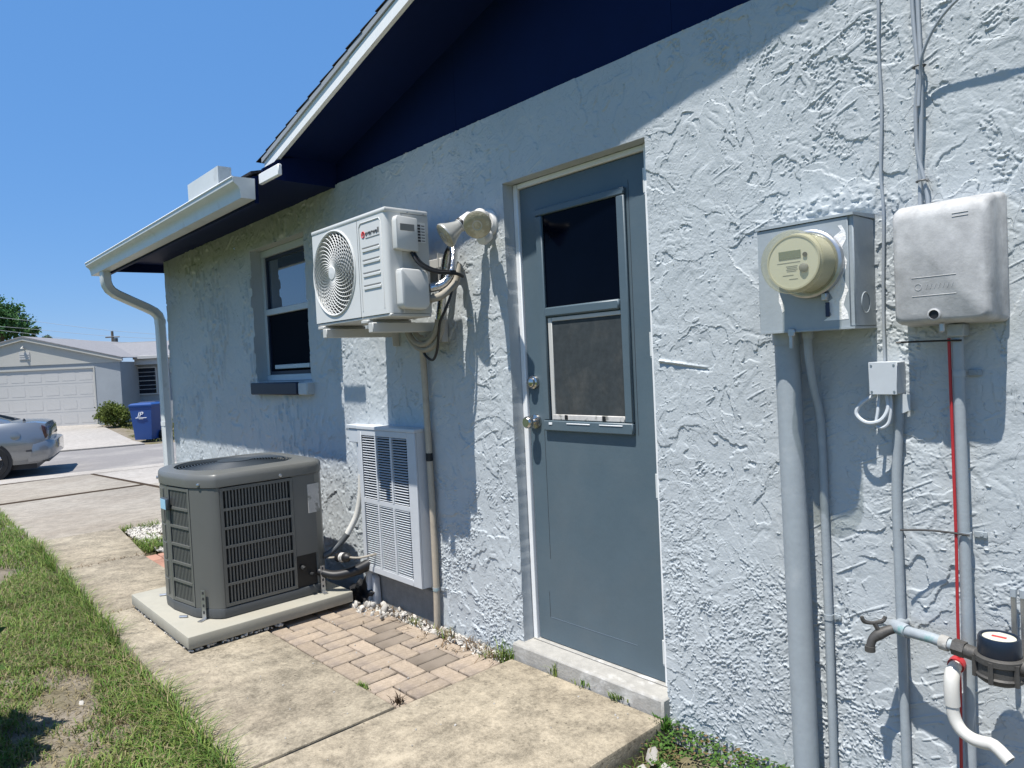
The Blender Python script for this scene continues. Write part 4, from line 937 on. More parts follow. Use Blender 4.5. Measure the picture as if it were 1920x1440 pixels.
# left face curves away: sheet with six embossed panels
obj('curved_panel', wall_seg([(-4.061, -0.968), (-4.18, -0.966), (-4.29, -0.938), (-4.37, -0.89), (-4.42, -0.82), (-4.44, -0.74), (-4.44, -0.40), (-4.42, -0.30), (-4.36, -0.235), (-4.285, -0.216)], 0.136, 0.756), m_acbody, ac, smooth=35)
mb = MB()
for r in range(6):
    z0 = 0.155+r*0.099
    mb.prism([(-4.12, -0.966), (-4.18, -0.965), (-4.26, -0.946), (-4.261, -0.9478), (-4.18, -0.9684), (-4.12, -0.9710)], z0, z0+0.084, 'z')
obj('embossed_field', mb, m_acbody, ac, smooth=35)
obj('badge', MB().box(-4.105, -4.010, -0.990, -0.971, 0.628, 0.690, bev=0.006, seg=2), m_badgerim, ac)
obj('badge_plate', MB().box(-4.099, -4.016, -0.9925, -0.9905, 0.633, 0.685), m_badge, ac)
for p, d in (((-3.765, -0.902, 0.775), (0.55, -0.85, 0)), ((-3.683, -0.50, 0.775), (1, 0, 0)), ((-4.30, -0.945, 0.775), (-0.3, -1, 0))):
    obj('screw', MB().lathe([(0.009, -0.004), (0.009, 0.004), (0.004, 0.006)], p, d, 8), m_galv, ac)
# hurricane straps
for (x, y, a) in ((-3.768, -0.905, R(-58)), (-3.682, -0.29, R(-5))):
    T = Matrix.Translation((x, y, 0)) @ Matrix.Rotation(a+math.pi/2, 4, 'Z')
    mb = MB().box(-0.012, 0.012, -0.008, -0.005, 0.088, 0.235, mtx=T).box(-0.012, 0.012, -0.045, -0.008, 0.083, 0.087, mtx=T)
    s_ = obj('tie_strap', mb, m_galv, ac)
    mb = MB()
    for z in (0.12, 0.155, 0.19, 0.22): mb.box(-0.005, 0.005, -0.0092, -0.0082, z-0.007, z+0.007, mtx=T)
    obj('strap_slot', mb, m_ink, s_)
obj('anchor_bolt', MB().tube([(-3.90, -0.99, 0.088), (-3.87, -0.96, 0.088)], 0.007, 6), m_galv, ac)
obj('anchor_bolt', MB().tube([(-4.38, -0.95, 0.088), (-4.35, -0.90, 0.088)], 0.007, 6), m_galv, ac)

# ================================================================== ELECTRIC METER
mbx = thing('meter_box', 'painted grey blue electric meter box on the wall', 'meter box', (-0.925, -0.07, 1.378))
BX0, BX1, BZ0, BZ1, BY = -1.063, -0.790, 1.378, 1.688, -0.146
obj('box_body', MB().box(BX0, BX1, BY+0.004, -0.002, BZ0+0.002, BZ1-0.008, bev=0.003), m_mbox, mbx)
obj('box_cover', MB().box(BX0-0.001, BX1-0.012, BY-0.002, BY+0.003, BZ0, BZ1-0.012, bev=0.0015), m_mbox, mbx)
obj('rain_hood', MB().prism([(-0.152, BZ1-0.010), (-0.152, BZ1-0.003), (-0.002, BZ1+0.006), (-0.002, BZ1-0.007)], BX0-0.005, BX1+0.004, 'x'), m_mbox, mbx)
obj('knockout', MB().tube([(BX1+0.0005, -0.075+0.028*math.cos(a), 1.445+0.028*math.sin(a)) for a in np.linspace(0, 2*math.pi, 24, endpoint=False)], 0.0018, 5, closed=True), m_mbox, mbx)
obj('bottom_lip', MB().box(BX0, BX1, BY-0.004, -0.004, BZ0-0.004, BZ0+0.0015), m_mbox, mbx)
obj('latch', MB().box(-0.975, -0.955, BY-0.012, BY-0.0045, BZ0-0.016, BZ0+0.006, bev=0.002).tube([(-0.968, BY-0.006, BZ0-0.015), (-0.968, BY-0.006, BZ0-0.05)], 0.006, 8), m_galv, mbx)
# flaked paint patches: thin raised skin
def skin(outline, y, th, m, parent, name): return obj(name, MB().prism(outline, y-th, y, 'y'), m, parent, smooth=0)
fl1 = []
for k, z in enumerate(np.linspace(1.655, 1.40, 18)):
    fl1.append((-0.838+0.012*math.sin(k*2.1)+(0.010 if z > 1.5 else 0.0)-0.0015*(k), z))
fl2 = [(-0.812+0.007*math.sin(k*1.7+1), z) for k, z in enumerate(np.linspace(1.40, 1.655, 14))]
skin(fl1+fl2, BY-0.0021, 0.0006, m_flake, mbx, 'paint_flake')
skin([(-1.002, 1.49), (-0.993, 1.47), (-0.990, 1.45), (-0.986, 1.437), (-0.994, 1.432), (-0.997, 1.45), (-1.003, 1.465)], BY-0.0021, 0.0006, m_flake, mbx, 'paint_flake')
em = thing('electric_meter', 'round amber glass electric meter on the meter box', 'meter', (-0.915, -0.2, 1.48))
MC = Vector((-0.905, BY-0.002, 1.560))
obj('collar_ring', MB().lathe([(0.090, 0), (0.094, -0.004), (0.094, -0.022), (0.088, -0.026), (0.086, -0.026)], MC, (0, 1, 0), 40), m_galv, em)
obj('ring_clasp', MB().box(MC.x+0.035, MC.x+0.050, MC.y-0.024, MC.y-0.002, MC.z-0.105, MC.z-0.085, bev=0.002), m_galv, em)
obj('meter_cover', MB().lathe([(0.086, -0.027), (0.084, -0.040), (0.083, -0.110), (0.085, -0.112), (0.085, -0.122), (0.080, -0.128), (0.060, -0.131), (0.0, -0.132)], MC, (0, 1, 0), 48), m_meter, em)
obj('inner_body', MB().lathe([(0.079, -0.020), (0.079, -0.086), (0.074, -0.100), (0.070, -0.104), (0.0, -0.104)], MC, (0, 1, 0), 40), m_meterbody, em)
obj('face_rim', MB().lathe([(0.074, -0.100), (0.074, -0.108), (0.0695, -0.108), (0.0695, -0.104)], MC, (0, 1, 0), 40, caps=False), m_meterbody, em)
fy = MC.y-0.1045
face = obj('meter_face', MB().lathe([(0.0705, 0.0), (0.0705, -0.0015)], (MC.x, fy, MC.z), (0, 1, 0), 40), m_meterface, em)
obj('display', MB().box(MC.x-0.040, MC.x+0.022, fy-0.003, fy-0.0016, MC.z+0.010, MC.z+0.032, bev=0.0005), m_lcd, face)
obj('optical_port', MB().lathe([(0.006, 0), (0.006, -0.004)], (MC.x+0.034, fy-0.0016, MC.z+0.017), (0, 1, 0), 12), m_ink, face)
obj('seal_button', MB().lathe([(0.012, 0), (0.012, -0.006), (0.007, -0.009)], (MC.x+0.030, fy-0.0016, MC.z-0.018), (0, 1, 0), 14), m_inkgrey, face)
mb = MB()
for r, (z, x0, x1) in enumerate(((0.0, -0.045, 0.02), (-0.010, -0.02, 0.012), (-0.0145, -0.018, 0.010), (-0.019, -0.02, 0.012), (-0.0235, -0.018, 0.008), (-0.034, -0.03, 0.0), (-0.045, -0.012, 0.012))):
    mb.box(MC.x+x0, MC.x+x1, fy-0.0021, fy-0.0014, MC.z+z-0.0009, MC.z+z+0.0009)
obj('printed_line', mb, m_inkgrey, face)
o = thing('hanging_tag', 'small dark seal tag hanging below the meter ring', 'tag', (-0.862, -0.16, 1.40))
obj('tag_plate', MB().box(MC.x+0.040, MC.x+0.051, MC.y-0.010, MC.y-0.006, MC.z-0.150, MC.z-0.110, bev=0.001), m_binlid, o)
obj('tag_wire', MB().tube([(MC.x+0.044, MC.y-0.014, MC.z-0.090), (MC.x+0.046, MC.y-0.008, MC.z-0.112)], 0.001, 5), m_galv, o)

# ================================================================== CONDUITS, CABLES, SMALL BOXES
def pipe(label, pts, r, m, cat='conduit', name='conduit', n=16, smooth=0, bits=()):
    o = thing(name, label, cat, (pts[-1][0], pts[-1][1], pts[-1][2]))
    obj('tube', MB().tube(pts, r, n, smooth=smooth), m, o)
    for nm, mb_, mm in bits: obj(nm, mb_, mm, o)
    return o
def strap(x, y, z, r, w=0.03):
    return MB().tube([(x, y, z-0.008), (x, y, z+0.008)], r+0.002, 12).box(x+r, x+r+w, -0.010, -0.004, z-0.008, z+0.008, bev=0.001).lathe([(0.004, 0), (0.004, -0.003)], (x+r+w*0.6, -0.010, z), (0, 1, 0), 8)
pipe('fat grey painted conduit running from the meter box to the ground', [(-1.026, -0.062, 1.374), (-1.020, -0.060, 0.7), (-1.012, -0.058, -0.10)], 0.0365, m_pipe, n=22,
     bits=(('coupling', MB().tube([(-1.026, -0.062, 1.340), (-1.026, -0.062, 1.374)], 0.041, 22), m_pipe),))
pipe('thin bent conduit dropping from the meter box beside the fat one', [(-0.955, -0.075, 1.374), (-0.955, -0.075, 1.31), (-0.955, -0.045, 1.20), (-0.950, -0.022, 1.10), (-0.949, -0.018, 0.8), (-0.948, -0.018, 0.4), (-0.948, -0.018, -0.06)], 0.0125, m_pipe, n=10, smooth=3,
     bits=(('coupling', MB().tube([(-0.955, -0.075, 1.355), (-0.955, -0.075, 1.374)], 0.016, 10), m_pipe), ('strap', strap(-0.948, -0.018, 0.515, 0.0125, 0.02), m_pipe)))
pipe('thin painted conduit under the small junction box down to the tap', [(-0.727, -0.022, 1.19), (-0.738, -0.019, 1.05), (-0.746, -0.018, 0.9), (-0.744, -0.018, 0.55), (-0.740, -0.018, -0.05)], 0.0125, m_pipe, n=10, smooth=3)
pipe('grey conduit from the telephone box to the ground beside the red wire', [(-0.580, -0.040, 1.36), (-0.580, -0.036, 1.2), (-0.577, -0.034, 0.55), (-0.578, -0.034, -0.08)], 0.0135, m_pipe, n=14,
     bits=(('strap', strap(-0.580, -0.037, 1.243, 0.0135), m_pipe), ('strap', strap(-0.577, -0.034, 0.822, 0.0135), m_pipe)))
o = obj('red_wire', MB().tube([(-0.598, -0.045, 1.335), (-0.597, -0.042, 1.10), (-0.595, -0.046, 0.95), (-0.593, -0.050, 0.80), (-0.594, -0.052, 0.60), (-0.592, -0.055, 0.42), (-0.596, -0.050, 0.2), (-0.596, -0.05, -0.05)], 0.0040, 8, smooth=5), m_redwire)
tag(o, 'bright red wire running down along the grey conduit', 'wire')
for pts, lab in (([(-0.716, -0.075, 1.330), (-0.67, -0.06, 1.330), (-0.60, -0.056, 1.329), (-0.566, -0.056, 1.328)], 'black zip tie sticking out just under the telephone box'),
                 ([(-0.716, -0.085, 0.825), (-0.66, -0.065, 0.829), (-0.60, -0.056, 0.829), (-0.562, -0.050, 0.826)], 'black zip tie around the red wire at mid height')):
    o = obj('zip_tie', MB().tube(pts, 0.0028, 6, smooth=3), m_black); tag(o, lab, 'zip tie', 'zip ties on the conduit')
# telephone box with sloping top
tb = thing('telephone_box', 'weathered grey plastic telephone box right of the meter box', 'utility box', (-0.585, -0.06, 1.372))
def rrect(x0, x1, z0, z1, r, y, k=4):
    pts = []
    for cx, cz, a0 in ((x1-r, z1-r, 0), (x0+r, z1-r, 90), (x0+r, z0+r, 180), (x1-r, z0+r, 270)):
        for i in range(k+1):
            a = R(a0+90*i/k); pts.append((cx+r*math.cos(a), y, cz+r*math.sin(a)))
    return pts
rings = [rrect(-0.708, -0.474, 1.370, 1.692, 0.014, -0.003), rrect(-0.708, -0.474, 1.370, 1.692, 0.014, -0.022), rrect(-0.704, -0.478, 1.372, 1.688, 0.014, -0.026),
         rrect(-0.703, -0.480, 1.374, 1.682, 0.016, -0.085), rrect(-0.701, -0.482, 1.376, 1.672, 0.018, -0.112), rrect(-0.697, -0.487, 1.381, 1.655, 0.02, -0.124), rrect(-0.69, -0.494, 1.388, 1.64, 0.02, -0.128)]
obj('cover', MB().loft(rings), m_tel, tb, smooth=50)
mb = MB()
for z, x0, x1 in ((1.492, -0.655, -0.555), (1.445, -0.655, -0.555), (1.632, -0.56, -0.525), (1.640, -0.56, -0.525)): mb.tube([(x0, -0.1282, z), (x1, -0.1282, z)], 0.0010, 5)
mb.tube([(-0.640+0.008*math.cos(a), -0.1282, 1.468+0.008*math.sin(a)) for a in np.linspace(0, 2*math.pi, 16, endpoint=False)], 0.0009, 5, closed=True)
for x0 in np.linspace(-0.622, -0.565, 7): mb.tube([(x0, -0.1282, 1.462), (x0+0.004, -0.1282, 1.474)], 0.0009, 5)
obj('embossed_mark', mb, m_tel, tb)['kind'] = 'stuff'
obj('plug', MB().lathe([(0.0135, 0.006), (0.0155, -0.003), (0.0115, -0.005), (0.0115, 0.0)], (-0.605, -0.1285, 1.396), (0, 1, 0), 20, caps=False), m_tel, tb)
obj('plug_hole', MB().lathe([(0.0115, 0.0), (0.0, 0.0005)], (-0.605, -0.1290, 1.396), (0, 1, 0), 20), m_black, tb)
obj('latch_screw', MB().lathe([(0.007, 0.0), (0.007, -0.018), (0.003, -0.022)], (-0.597, -0.10, 1.372), (0, 0, 1), 10), m_galv, tb)
obj('bottom_socket', MB().box(-0.598, -0.560, -0.062, -0.006, 1.338, 1.371, bev=0.003), m_pipe, tb)
jb = thing('junction_box', 'small pale square junction box between meter and telephone boxes', 'junction box', (-0.755, -0.04, 1.19))
obj('box_body', MB().box(-0.790, -0.718, -0.066, -0.003, 1.190, 1.279, bev=0.003), m_jbox, jb)
obj('box_lid', MB().box(-0.7905, -0.7175, -0.070, -0.0665, 1.1895, 1.2795, bev=0.0015), m_jbox, jb)
for x, z in ((-0.783, 1.270), (-0.725, 1.270), (-0.783, 1.198), (-0.725, 1.198)): obj('screw', MB().lathe([(0.003, 0), (0.003, -0.0015)], (x, -0.070, z), (0, 1, 0), 8), m_galv, jb)
obj('bracket_tab', MB().prism([(-0.735, 1.188), (-0.700, 1.188), (-0.700, 1.145), (-0.722, 1.135)], -0.030, -0.026, 'y'), m_jbox, jb)
lo = MB().tube([(-0.780, -0.045, 1.189), (-0.815, -0.06, 1.165), (-0.828, -0.065, 1.135), (-0.80, -0.07, 1.112), (-0.765, -0.065, 1.118), (-0.748, -0.055, 1.15), (-0.752, -0.05, 1.188)], 0.0055, 8, smooth=7)
lo.tube([(-0.772, -0.045, 1.189), (-0.775, -0.055, 1.14), (-0.778, -0.06, 1.105), (-0.762, -0.06, 1.098), (-0.746, -0.055, 1.115), (-0.742, -0.05, 1.16), (-0.745, -0.045, 1.189)], 0.0045, 8, smooth=7)
o = obj('cable_loop', lo, m_jbox); tag(o, 'loops of pale cable hanging under the small junction box', 'cable')
# painted cables rising to the eaves
def cab(label, pts, r, m=m_cable): tag(obj('cable', MB().tube(pts, r, 8, smooth=6), m), label, 'cable', 'cables on the wall above the telephone box')
cab('thin painted wire running straight down to the small junction box', [(-0.757, -0.008, 2.60), (-0.757, -0.008, 2.27), (-0.760, -0.010, 2.15), (-0.757, -0.009, 1.98), (-0.764, -0.010, 1.80), (-0.760, -0.010, 1.69), (-0.768, -0.010, 1.45), (-0.768, -0.012, 1.28)], 0.0042)
cab('left cable of the bundle crossing over above the telephone box', [(-0.672, -0.018, 2.60), (-0.670, -0.018, 2.24), (-0.662, -0.020, 2.08), (-0.660, -0.022, 2.02), (-0.668, -0.020, 1.95), (-0.668, -0.018, 1.84), (-0.656, -0.018, 1.77), (-0.646, -0.02, 1.71), (-0.646, -0.02, 1.67)], 0.0052)
cab('right cable of the bundle entering the telephone box', [(-0.660, -0.014, 2.60), (-0.658, -0.014, 2.24), (-0.653, -0.020, 2.08), (-0.652, -0.022, 2.02), (-0.656, -0.020, 1.90), (-0.662, -0.016, 1.80), (-0.664, -0.018, 1.72), (-0.664, -0.02, 1.67)], 0.0052)
cab('cable curving away up to the right from the bundle', [(-0.658, -0.030, 1.95), (-0.652, -0.030, 2.02), (-0.640, -0.045, 2.075), (-0.600, -0.060, 2.135), (-0.54, -0.075, 2.175), (-0.44, -0.09, 2.21), (-0.2, -0.10, 2.25), (0.6, -0.12, 2.34)], 0.0042)
for z, lab in ((2.055, 'wire tie where the cables above the telephone box fan out'), (1.755, 'lower wire tie just above the telephone box')):
    o = obj('wire_tie', MB().tube([(-0.657+0.014*math.cos(a), -0.020+0.012*math.sin(a), z) for a in np.linspace(0, 2*math.pi, 12, endpoint=False)], 0.0028, 5, closed=True).tube([(-0.645, -0.03, z), (-0.636, -0.034, z-0.006)], 0.002, 5), m_acbase); tag(o, lab, 'wire tie', 'wire ties')

# ================================================================== TAP, WATER METER, PVC
tp = thing('garden_tap', 'tarnished garden tap on a pipe stub left of the water meter', 'tap', (-0.76, -0.1, 0.5))
obj('stub_pipe', MB().tube([(-0.742, 0.0, 0.545), (-0.738, -0.06, 0.552), (-0.728, -0.085, 0.555)], 0.014, 12), m_copper, tp)
obj('tap_body', MB().tube([(-0.728, -0.085, 0.555), (-0.748, -0.10, 0.548), (-0.768, -0.112, 0.535), (-0.782, -0.122, 0.520), (-0.787, -0.128, 0.497)], [0.012, 0.0125, 0.015, 0.0115, 0.011], 12, smooth=4), m_bronze, tp)
obj('tap_outlet', MB().tube([(-0.787, -0.128, 0.503), (-0.787, -0.128, 0.488)], 0.0135, 14), m_bronze, tp)
obj('tap_stem', MB().tube([(-0.766, -0.112, 0.540), (-0.778, -0.12, 0.568)], 0.006, 8), m_bronze, tp)
hb = MB().tube([(-0.800, -0.145, 0.586), (-0.795, -0.14, 0.572), (-0.780, -0.121, 0.566), (-0.763, -0.10, 0.570), (-0.757, -0.094, 0.582)], [0.005, 0.006, 0.005, 0.006, 0.005], 8, smooth=4)
obj('tap_handle', hb, m_bronze, tp)
sp = thing('supply_pipe', 'corroded green tinged pipe from the tap to the water meter', 'pipe', (-0.65, -0.1, 0.55))
obj('pipe_run', MB().tube([(-0.728, -0.085, 0.555), (-0.70, -0.10, 0.556), (-0.645, -0.105, 0.556), (-0.575, -0.115, 0.550)], 0.0145, 14), m_copper, sp)
obj('elbow', MB().tube([(-0.742, -0.078, 0.555), (-0.722, -0.09, 0.557), (-0.70, -0.10, 0.556)], 0.0185, 14, smooth=3), m_copper, sp)
obj('union_nut', MB().tube([(-0.588, -0.1135, 0.551), (-0.560, -0.117, 0.549)], 0.021, 6), m_bronze, sp)
obj('union_nut', MB().tube([(-0.618, -0.109, 0.553), (-0.598, -0.112, 0.552)], 0.019, 12), m_sillconc, sp)
wm = thing('water_meter', 'bronze water meter with a dark blue register cap', 'water meter', (-0.487, -0.13, 0.5))
WC = Vector((-0.484, -0.13, 0.545))
obj('meter_body', MB().lathe([(0.0, -0.048), (0.040, -0.046), (0.050, -0.038), (0.052, -0.030), (0.048, -0.026), (0.047, -0.002), (0.053, 0.002), (0.053, 0.016), (0.046, 0.020), (0.0, 0.020)], WC, (0, 0, 1), 32), m_bronze, wm)
obj('meter_port', MB().tube([WC+Vector((-0.075, 0.013, 0.003)), WC+Vector((-0.04, 0.007, 0))], 0.018, 12), m_bronze, wm)
obj('meter_port', MB().tube([WC+Vector((0.04, -0.004, 0)), WC+Vector((0.13, -0.01, 0))], 0.02, 12), m_bronze, wm)
obj('register_cap', MB().lathe([(0.045, 0.0205), (0.046, 0.026), (0.045, 0.058), (0.042, 0.064), (0.038, 0.064), (0.036, 0.060), (0.0, 0.060)], WC, (0, 0, 1), 32), m_mcap, wm)
obj('dial', MB().lathe([(0.035, 0.0605), (0.0, 0.0612)], WC, (0, 0, 1), 24), m_meterface, wm)
obj('dial_mark', MB().box(WC.x-0.015, WC.x+0.015, WC.y-0.004, WC.y+0.004, WC.z+0.0615, WC.z+0.0625), m_red, wm)
for a in np.linspace(0, 2*math.pi, 6, endpoint=False): obj('flange_bolt', MB().tube([WC+Vector((0.052*math.cos(a+.4), 0.052*math.sin(a+.4), -0.04)), WC+Vector((0.052*math.cos(a+.4), 0.052*math.sin(a+.4), 0.012))], 0.006, 6), m_bronze, wm)
for x, lab in ((-0.475, 'left one of two thin grey risers behind the water meter'), (-0.455, 'right one of two thin grey risers behind the water meter')):
    o = thing('thin_riser', lab, 'pipe', (x, -0.03, 0.5), group='thin risers behind the water meter')
    obj('tube', MB().tube([(x, -0.03, 0.47), (x, -0.032, 0.69)], 0.0065, 8), m_galv, o); obj('end_cap', MB().tube([(x, -0.032, 0.682), (x, -0.032, 0.702)], 0.008, 8), m_pipe, o)
# white drain pipe with an S bend
dp = thing('drain_pipe', 'white plastic drain pipe with an S bend and open end under the water meter', 'pipe', (-0.58, -0.15, 0.25))
PD = [(-0.598, -0.060, 0.482), (-0.595, -0.098, 0.480), (-0.594, -0.114, 0.464), (-0.593, -0.120, 0.435), (-0.592, -0.120, 0.400), (-0.590, -0.121, 0.378), (-0.583, -0.123, 0.358), (-0.568, -0.127, 0.341), (-0.544, -0.132, 0.333), (-0.520, -0.137, 0.335), (-0.497, -0.142, 0.338), (-0.463, -0.155, 0.318)]
obj('tube', MB().tube(PD, 0.0155, 14, smooth=3, caps=False), m_pvc, dp)
obj('elbow', MB().tube(PD[1:5], 0.0182, 14, smooth=3, caps=False), m_pvc, dp)
d_ = (Vector(PD[-1])-Vector(PD[-2])).normalized()
obj('open_end', MB().lathe([(0.0155, -0.001), (0.0155, 0.0008), (0.0125, 0.0008), (0.0125, -0.02)], PD[-1], d_, 16, caps=False), m_pvc, dp)
obj('bore', MB().lathe([(0.0125, -0.012), (0.0, -0.0125)], PD[-1], d_, 16), m_black, dp)
obj('red_fitting', MB().tube([(-0.598, -0.045, 0.483), (-0.597, -0.070, 0.482)], 0.020, 12), m_redwire, dp)
# stub pipe and ground wire at the foot of the fat conduit
cl = thing('cleanout_stub', 'short grey capped stub by the foot of the fat conduit', 'pipe', (-1.04, -0.11, -0.08))
obj('stub', MB().tube([(-1.045, -0.125, -0.10), (-1.045, -0.125, 0.035)], 0.009, 12), m_pipe, cl); obj('stub_cap', MB().tube([(-1.045, -0.125, 0.030), (-1.045, -0.125, 0.042)], 0.011, 12), m_pipe, cl)
o = obj('ground_wire', MB().tube([(-1.06, -0.13, -0.06), (-1.05, -0.14, -0.01), (-1.02, -0.13, 0.02), (-0.98, -0.08, 0.045), (-0.95, -0.03, 0.05)], 0.0045, 6, smooth=5), m_pipe); tag(o, 'thin painted earth wire curling round the conduit foot', 'wire')

# ================================================================== STONES
def rock(seed):
    b = bmesh.new(); bmesh.ops.create_icosphere(b, subdivisions=1, radius=1); rr = random.Random(seed)
    for v in b.verts: v.co *= rr.uniform(0.72, 1.15); v.co.z *= 0.7; v.co.x *= 1.15
    mb = MB().bm(b); return _mesh('stone', mb.v, mb.f, m_stone, smooth=62)
rocks = [rock(s) for s in range(6)]
bed = sempty('stone_bed', (-3, -0.08, -0.03))
struct('bed_soil', MB().box(-3.62, -2.385, -0.13, 0.02, -0.11, -0.030), m_joint, bed)
rr = random.Random(3)
n_ = 0
while n_ < 230:
    t = rr.random(); x = -3.66+t*1.22
    w = 0.125-0.05*t if x > -3.45 else 0.17
    y = -0.012-rr.random()*w
    if x < -3.5 and y > -0.06: y -= 0.06
    s = rr.uniform(0.006, 0.021)*(1.0 if rr.random() > 0.12 else 1.4)
    inst('stone', rr.choice(rocks), (x, y, -0.035+rr.random()*0.014+s*0.25), bed, rot=(rr.uniform(0, 6), rr.uniform(0, 6), rr.uniform(0, 6)), scale=(s*rr.uniform(.8, 1.3), s, s*rr.uniform(.8, 1.2))); n_ += 1
for _ in range(60):                                                 # heap spilling round the corner of the pad
    x = -3.62+rr.random()**1.3*0.42; y = -0.03-rr.random()*0.15
    s = rr.uniform(0.012, 0.026)
    inst('stone', rr.choice(rocks), (x, y, -0.028+rr.random()*0.035), bed, rot=(rr.uniform(0, 6), rr.uniform(0, 6), rr.uniform(0, 6)), scale=(s*rr.uniform(.8, 1.3), s, s*rr.uniform(.7, 1.1)))
def chips(name, pts, smin, smax, seed):
    r2 = random.Random(seed); mb = MB()
    for (x, y, z) in pts:
        b = r2.choice(rocks); s = r2.uniform(smin, smax); E_ = Matrix.Rotation(r2.uniform(0, 6), 3, 'X') @ Matrix.Rotation(r2.uniform(0, 6), 3, 'Z')
        mb.add([Vector((x, y, z))+(E_ @ v.co)*s for v in b.vertices], [p.vertices[:] for p in b.polygons])
    o = obj(name, mb, m_stone, smooth=0); o['kind'] = 'stuff'; return o
pts = [(-3.65+rr.random()*1.25, -0.015-rr.random()*0.12, -0.026+rr.random()*0.012) for _ in range(380)]
chips('fine_gravel', pts, 0.004, 0.009, 4)
chips('rubble_under_pad', [(-4.55+rr.random()*0.97, -1.045+abs(rr.gauss(0, .012)), 0.004+rr.random()*0.008) for _ in range(70)]+[(-3.58-abs(rr.gauss(0, .012)), -1.04+rr.random()*0.5, 0.004+rr.random()*0.008) for _ in range(40)], 0.006, 0.013, 8)
chips('slab_grit', [(-2.36+rr.random()*0.8, -0.08-rr.random()*1.1, 0.004) for _ in range(26)]+[(-4.4+rr.random()*2.0, -0.68-rr.random()*0.55, 0.001) for _ in range(26)]+[(-3.45+rr.random()*1.0, -0.62+rr.random()*0.45, -0.009) for _ in range(16)], 0.0025, 0.006, 9)
pts = [(-7.25+rr.random()*1.35, -0.06-rr.random()*0.40, -0.065+rr.random()*0.02) for _ in range(1300)]
pts = [p for p in pts if vnoise(np.array([p[0]*3.0]), np.array([p[1]*4.0]), 3)[0] > 0.22]
chips('white_gravel', pts, 0.010, 0.024, 5)
for x, y, s, lab in ((-1.49, -0.20, 0.030, 'largest white stone among the weeds right of the door slab'), (-1.455, -0.30, 0.024, 'white stone at the edge of the door slab corner'), (-1.40, -0.24, 0.022, 'small white stone in the clover patch'), (-3.50, -1.52, 0.013, 'lone white pebble lying in the lawn'), (-3.66, -0.145, 0.026, 'white stone sitting against the corner of the concrete pad')):
    o = inst('pebble', rocks[int(s*1000) % 6], (x, y, -0.045 if x > -3.55 and y > -1 else -0.042), None, rot=(0.3, 0.4, x*9), scale=(s*1.25, s*0.95, s*0.55))
    if y > -0.16 and x < -3: o.location.z = 0.005
    tag(o, lab, 'stone')
o = obj('stepping_stone', MB().prism([(-1.36, -0.50), (-1.20, -0.47), (-1.22, -0.29), (-1.33, -0.25), (-1.40, -0.36)], -0.06, -0.012, 'z', bev=0.006), m_pad)
tag(o, 'flat pale concrete piece in the weeds near the bottom edge', 'paving stone')
for k, (x, y) in enumerate(((-2.02, -0.62), (-1.78, -0.42), (-2.30, -0.50))):
    pass

# ================================================================== GRASS AND WEEDS
def blades(name, C_, Hs, Ws, lean, cols, seed, parent=None):
    """C_: Nx3 roots; each blade five points, two faces"""
    g = np.random.default_rng(seed); N = len(C_)
    a = g.uniform(0, 2*np.pi, N); d = np.stack([np.cos(a), np.sin(a), np.zeros(N)], -1); p = np.stack([-np.sin(a), np.cos(a), np.zeros(N)], -1)
    ln = (lean*g.uniform(0.3, 1.6, N))[:, None]
    H = Hs[:, None]; Wd = Ws[:, None]
    up_ = np.array([0, 0, 1.0])
    mid = C_+up_*H*0.6+d*ln*H*0.35; tip = C_+up_*H*(1-0.25*ln)+d*ln*H
    Vv = np.stack([C_-p*Wd, C_+p*Wd, mid+p*Wd*0.8, mid-p*Wd*0.8, tip], 1).reshape(-1, 3)
    b = np.arange(N)*5
    fq = np.stack([b, b+1, b+2, b+3], -1); ft = np.stack([b+3, b+2, b+4], -1)
    c = Vv.mean(0)*0; me = bpy.data.meshes.new(name)
    me.vertices.add(len(Vv)); me.vertices.foreach_set('co', Vv.astype(np.float32).ravel())
    li = np.concatenate([fq.ravel(), ft.ravel()]).astype(np.int32); me.loops.add(len(li)); me.loops.foreach_set('vertex_index', li)
    me.polygons.add(2*N); me.polygons.foreach_set('loop_start', np.concatenate([np.arange(N)*4, 4*N+np.arange(N)*3]).astype(np.int32))
    me.update(calc_edges=True); me.validate()
    at = me.attributes.new('tint', 'FLOAT_COLOR', 'POINT')
    cc = np.concatenate([np.repeat(cols, 5, axis=0), np.ones((N*5, 1))], 1); at.data.foreach_set('color', cc.astype(np.float32).ravel())
    me.materials.append(m_grass); me.shade_smooth()
    o = bpy.data.objects.new(name, me); COL.objects.link(o); ORG[o] = np.zeros(3)
    if parent is not None: place(o, (0, 0, 0), parent)
    return o
G1 = np.array([0.105, 0.190, 0.034]); G2 = np.array([0.19, 0.245, 0.06]); G3 = np.array([0.26, 0.215, 0.12]); G4 = np.array([0.055, 0.10, 0.022])
def grass_cols(N, g, dry):
    r = g.random(N); k = g.random(N)[:, None]
    c = np.where((r < dry)[:, None], G3*(0.7+0.6*k), np.where((r < dry+(1-dry)*0.45)[:, None], G2*(0.7+0.6*k), np.where((r < dry+(1-dry)*0.85)[:, None], G1*(0.7+0.6*k), G4*(0.8+0.5*k))))
    return c
g = np.random.default_rng(21)
def gzv_(x): return np.interp(-x, [7.2, 16, 22.5, 30], [-0.06, -0.43, -0.43, -0.31])
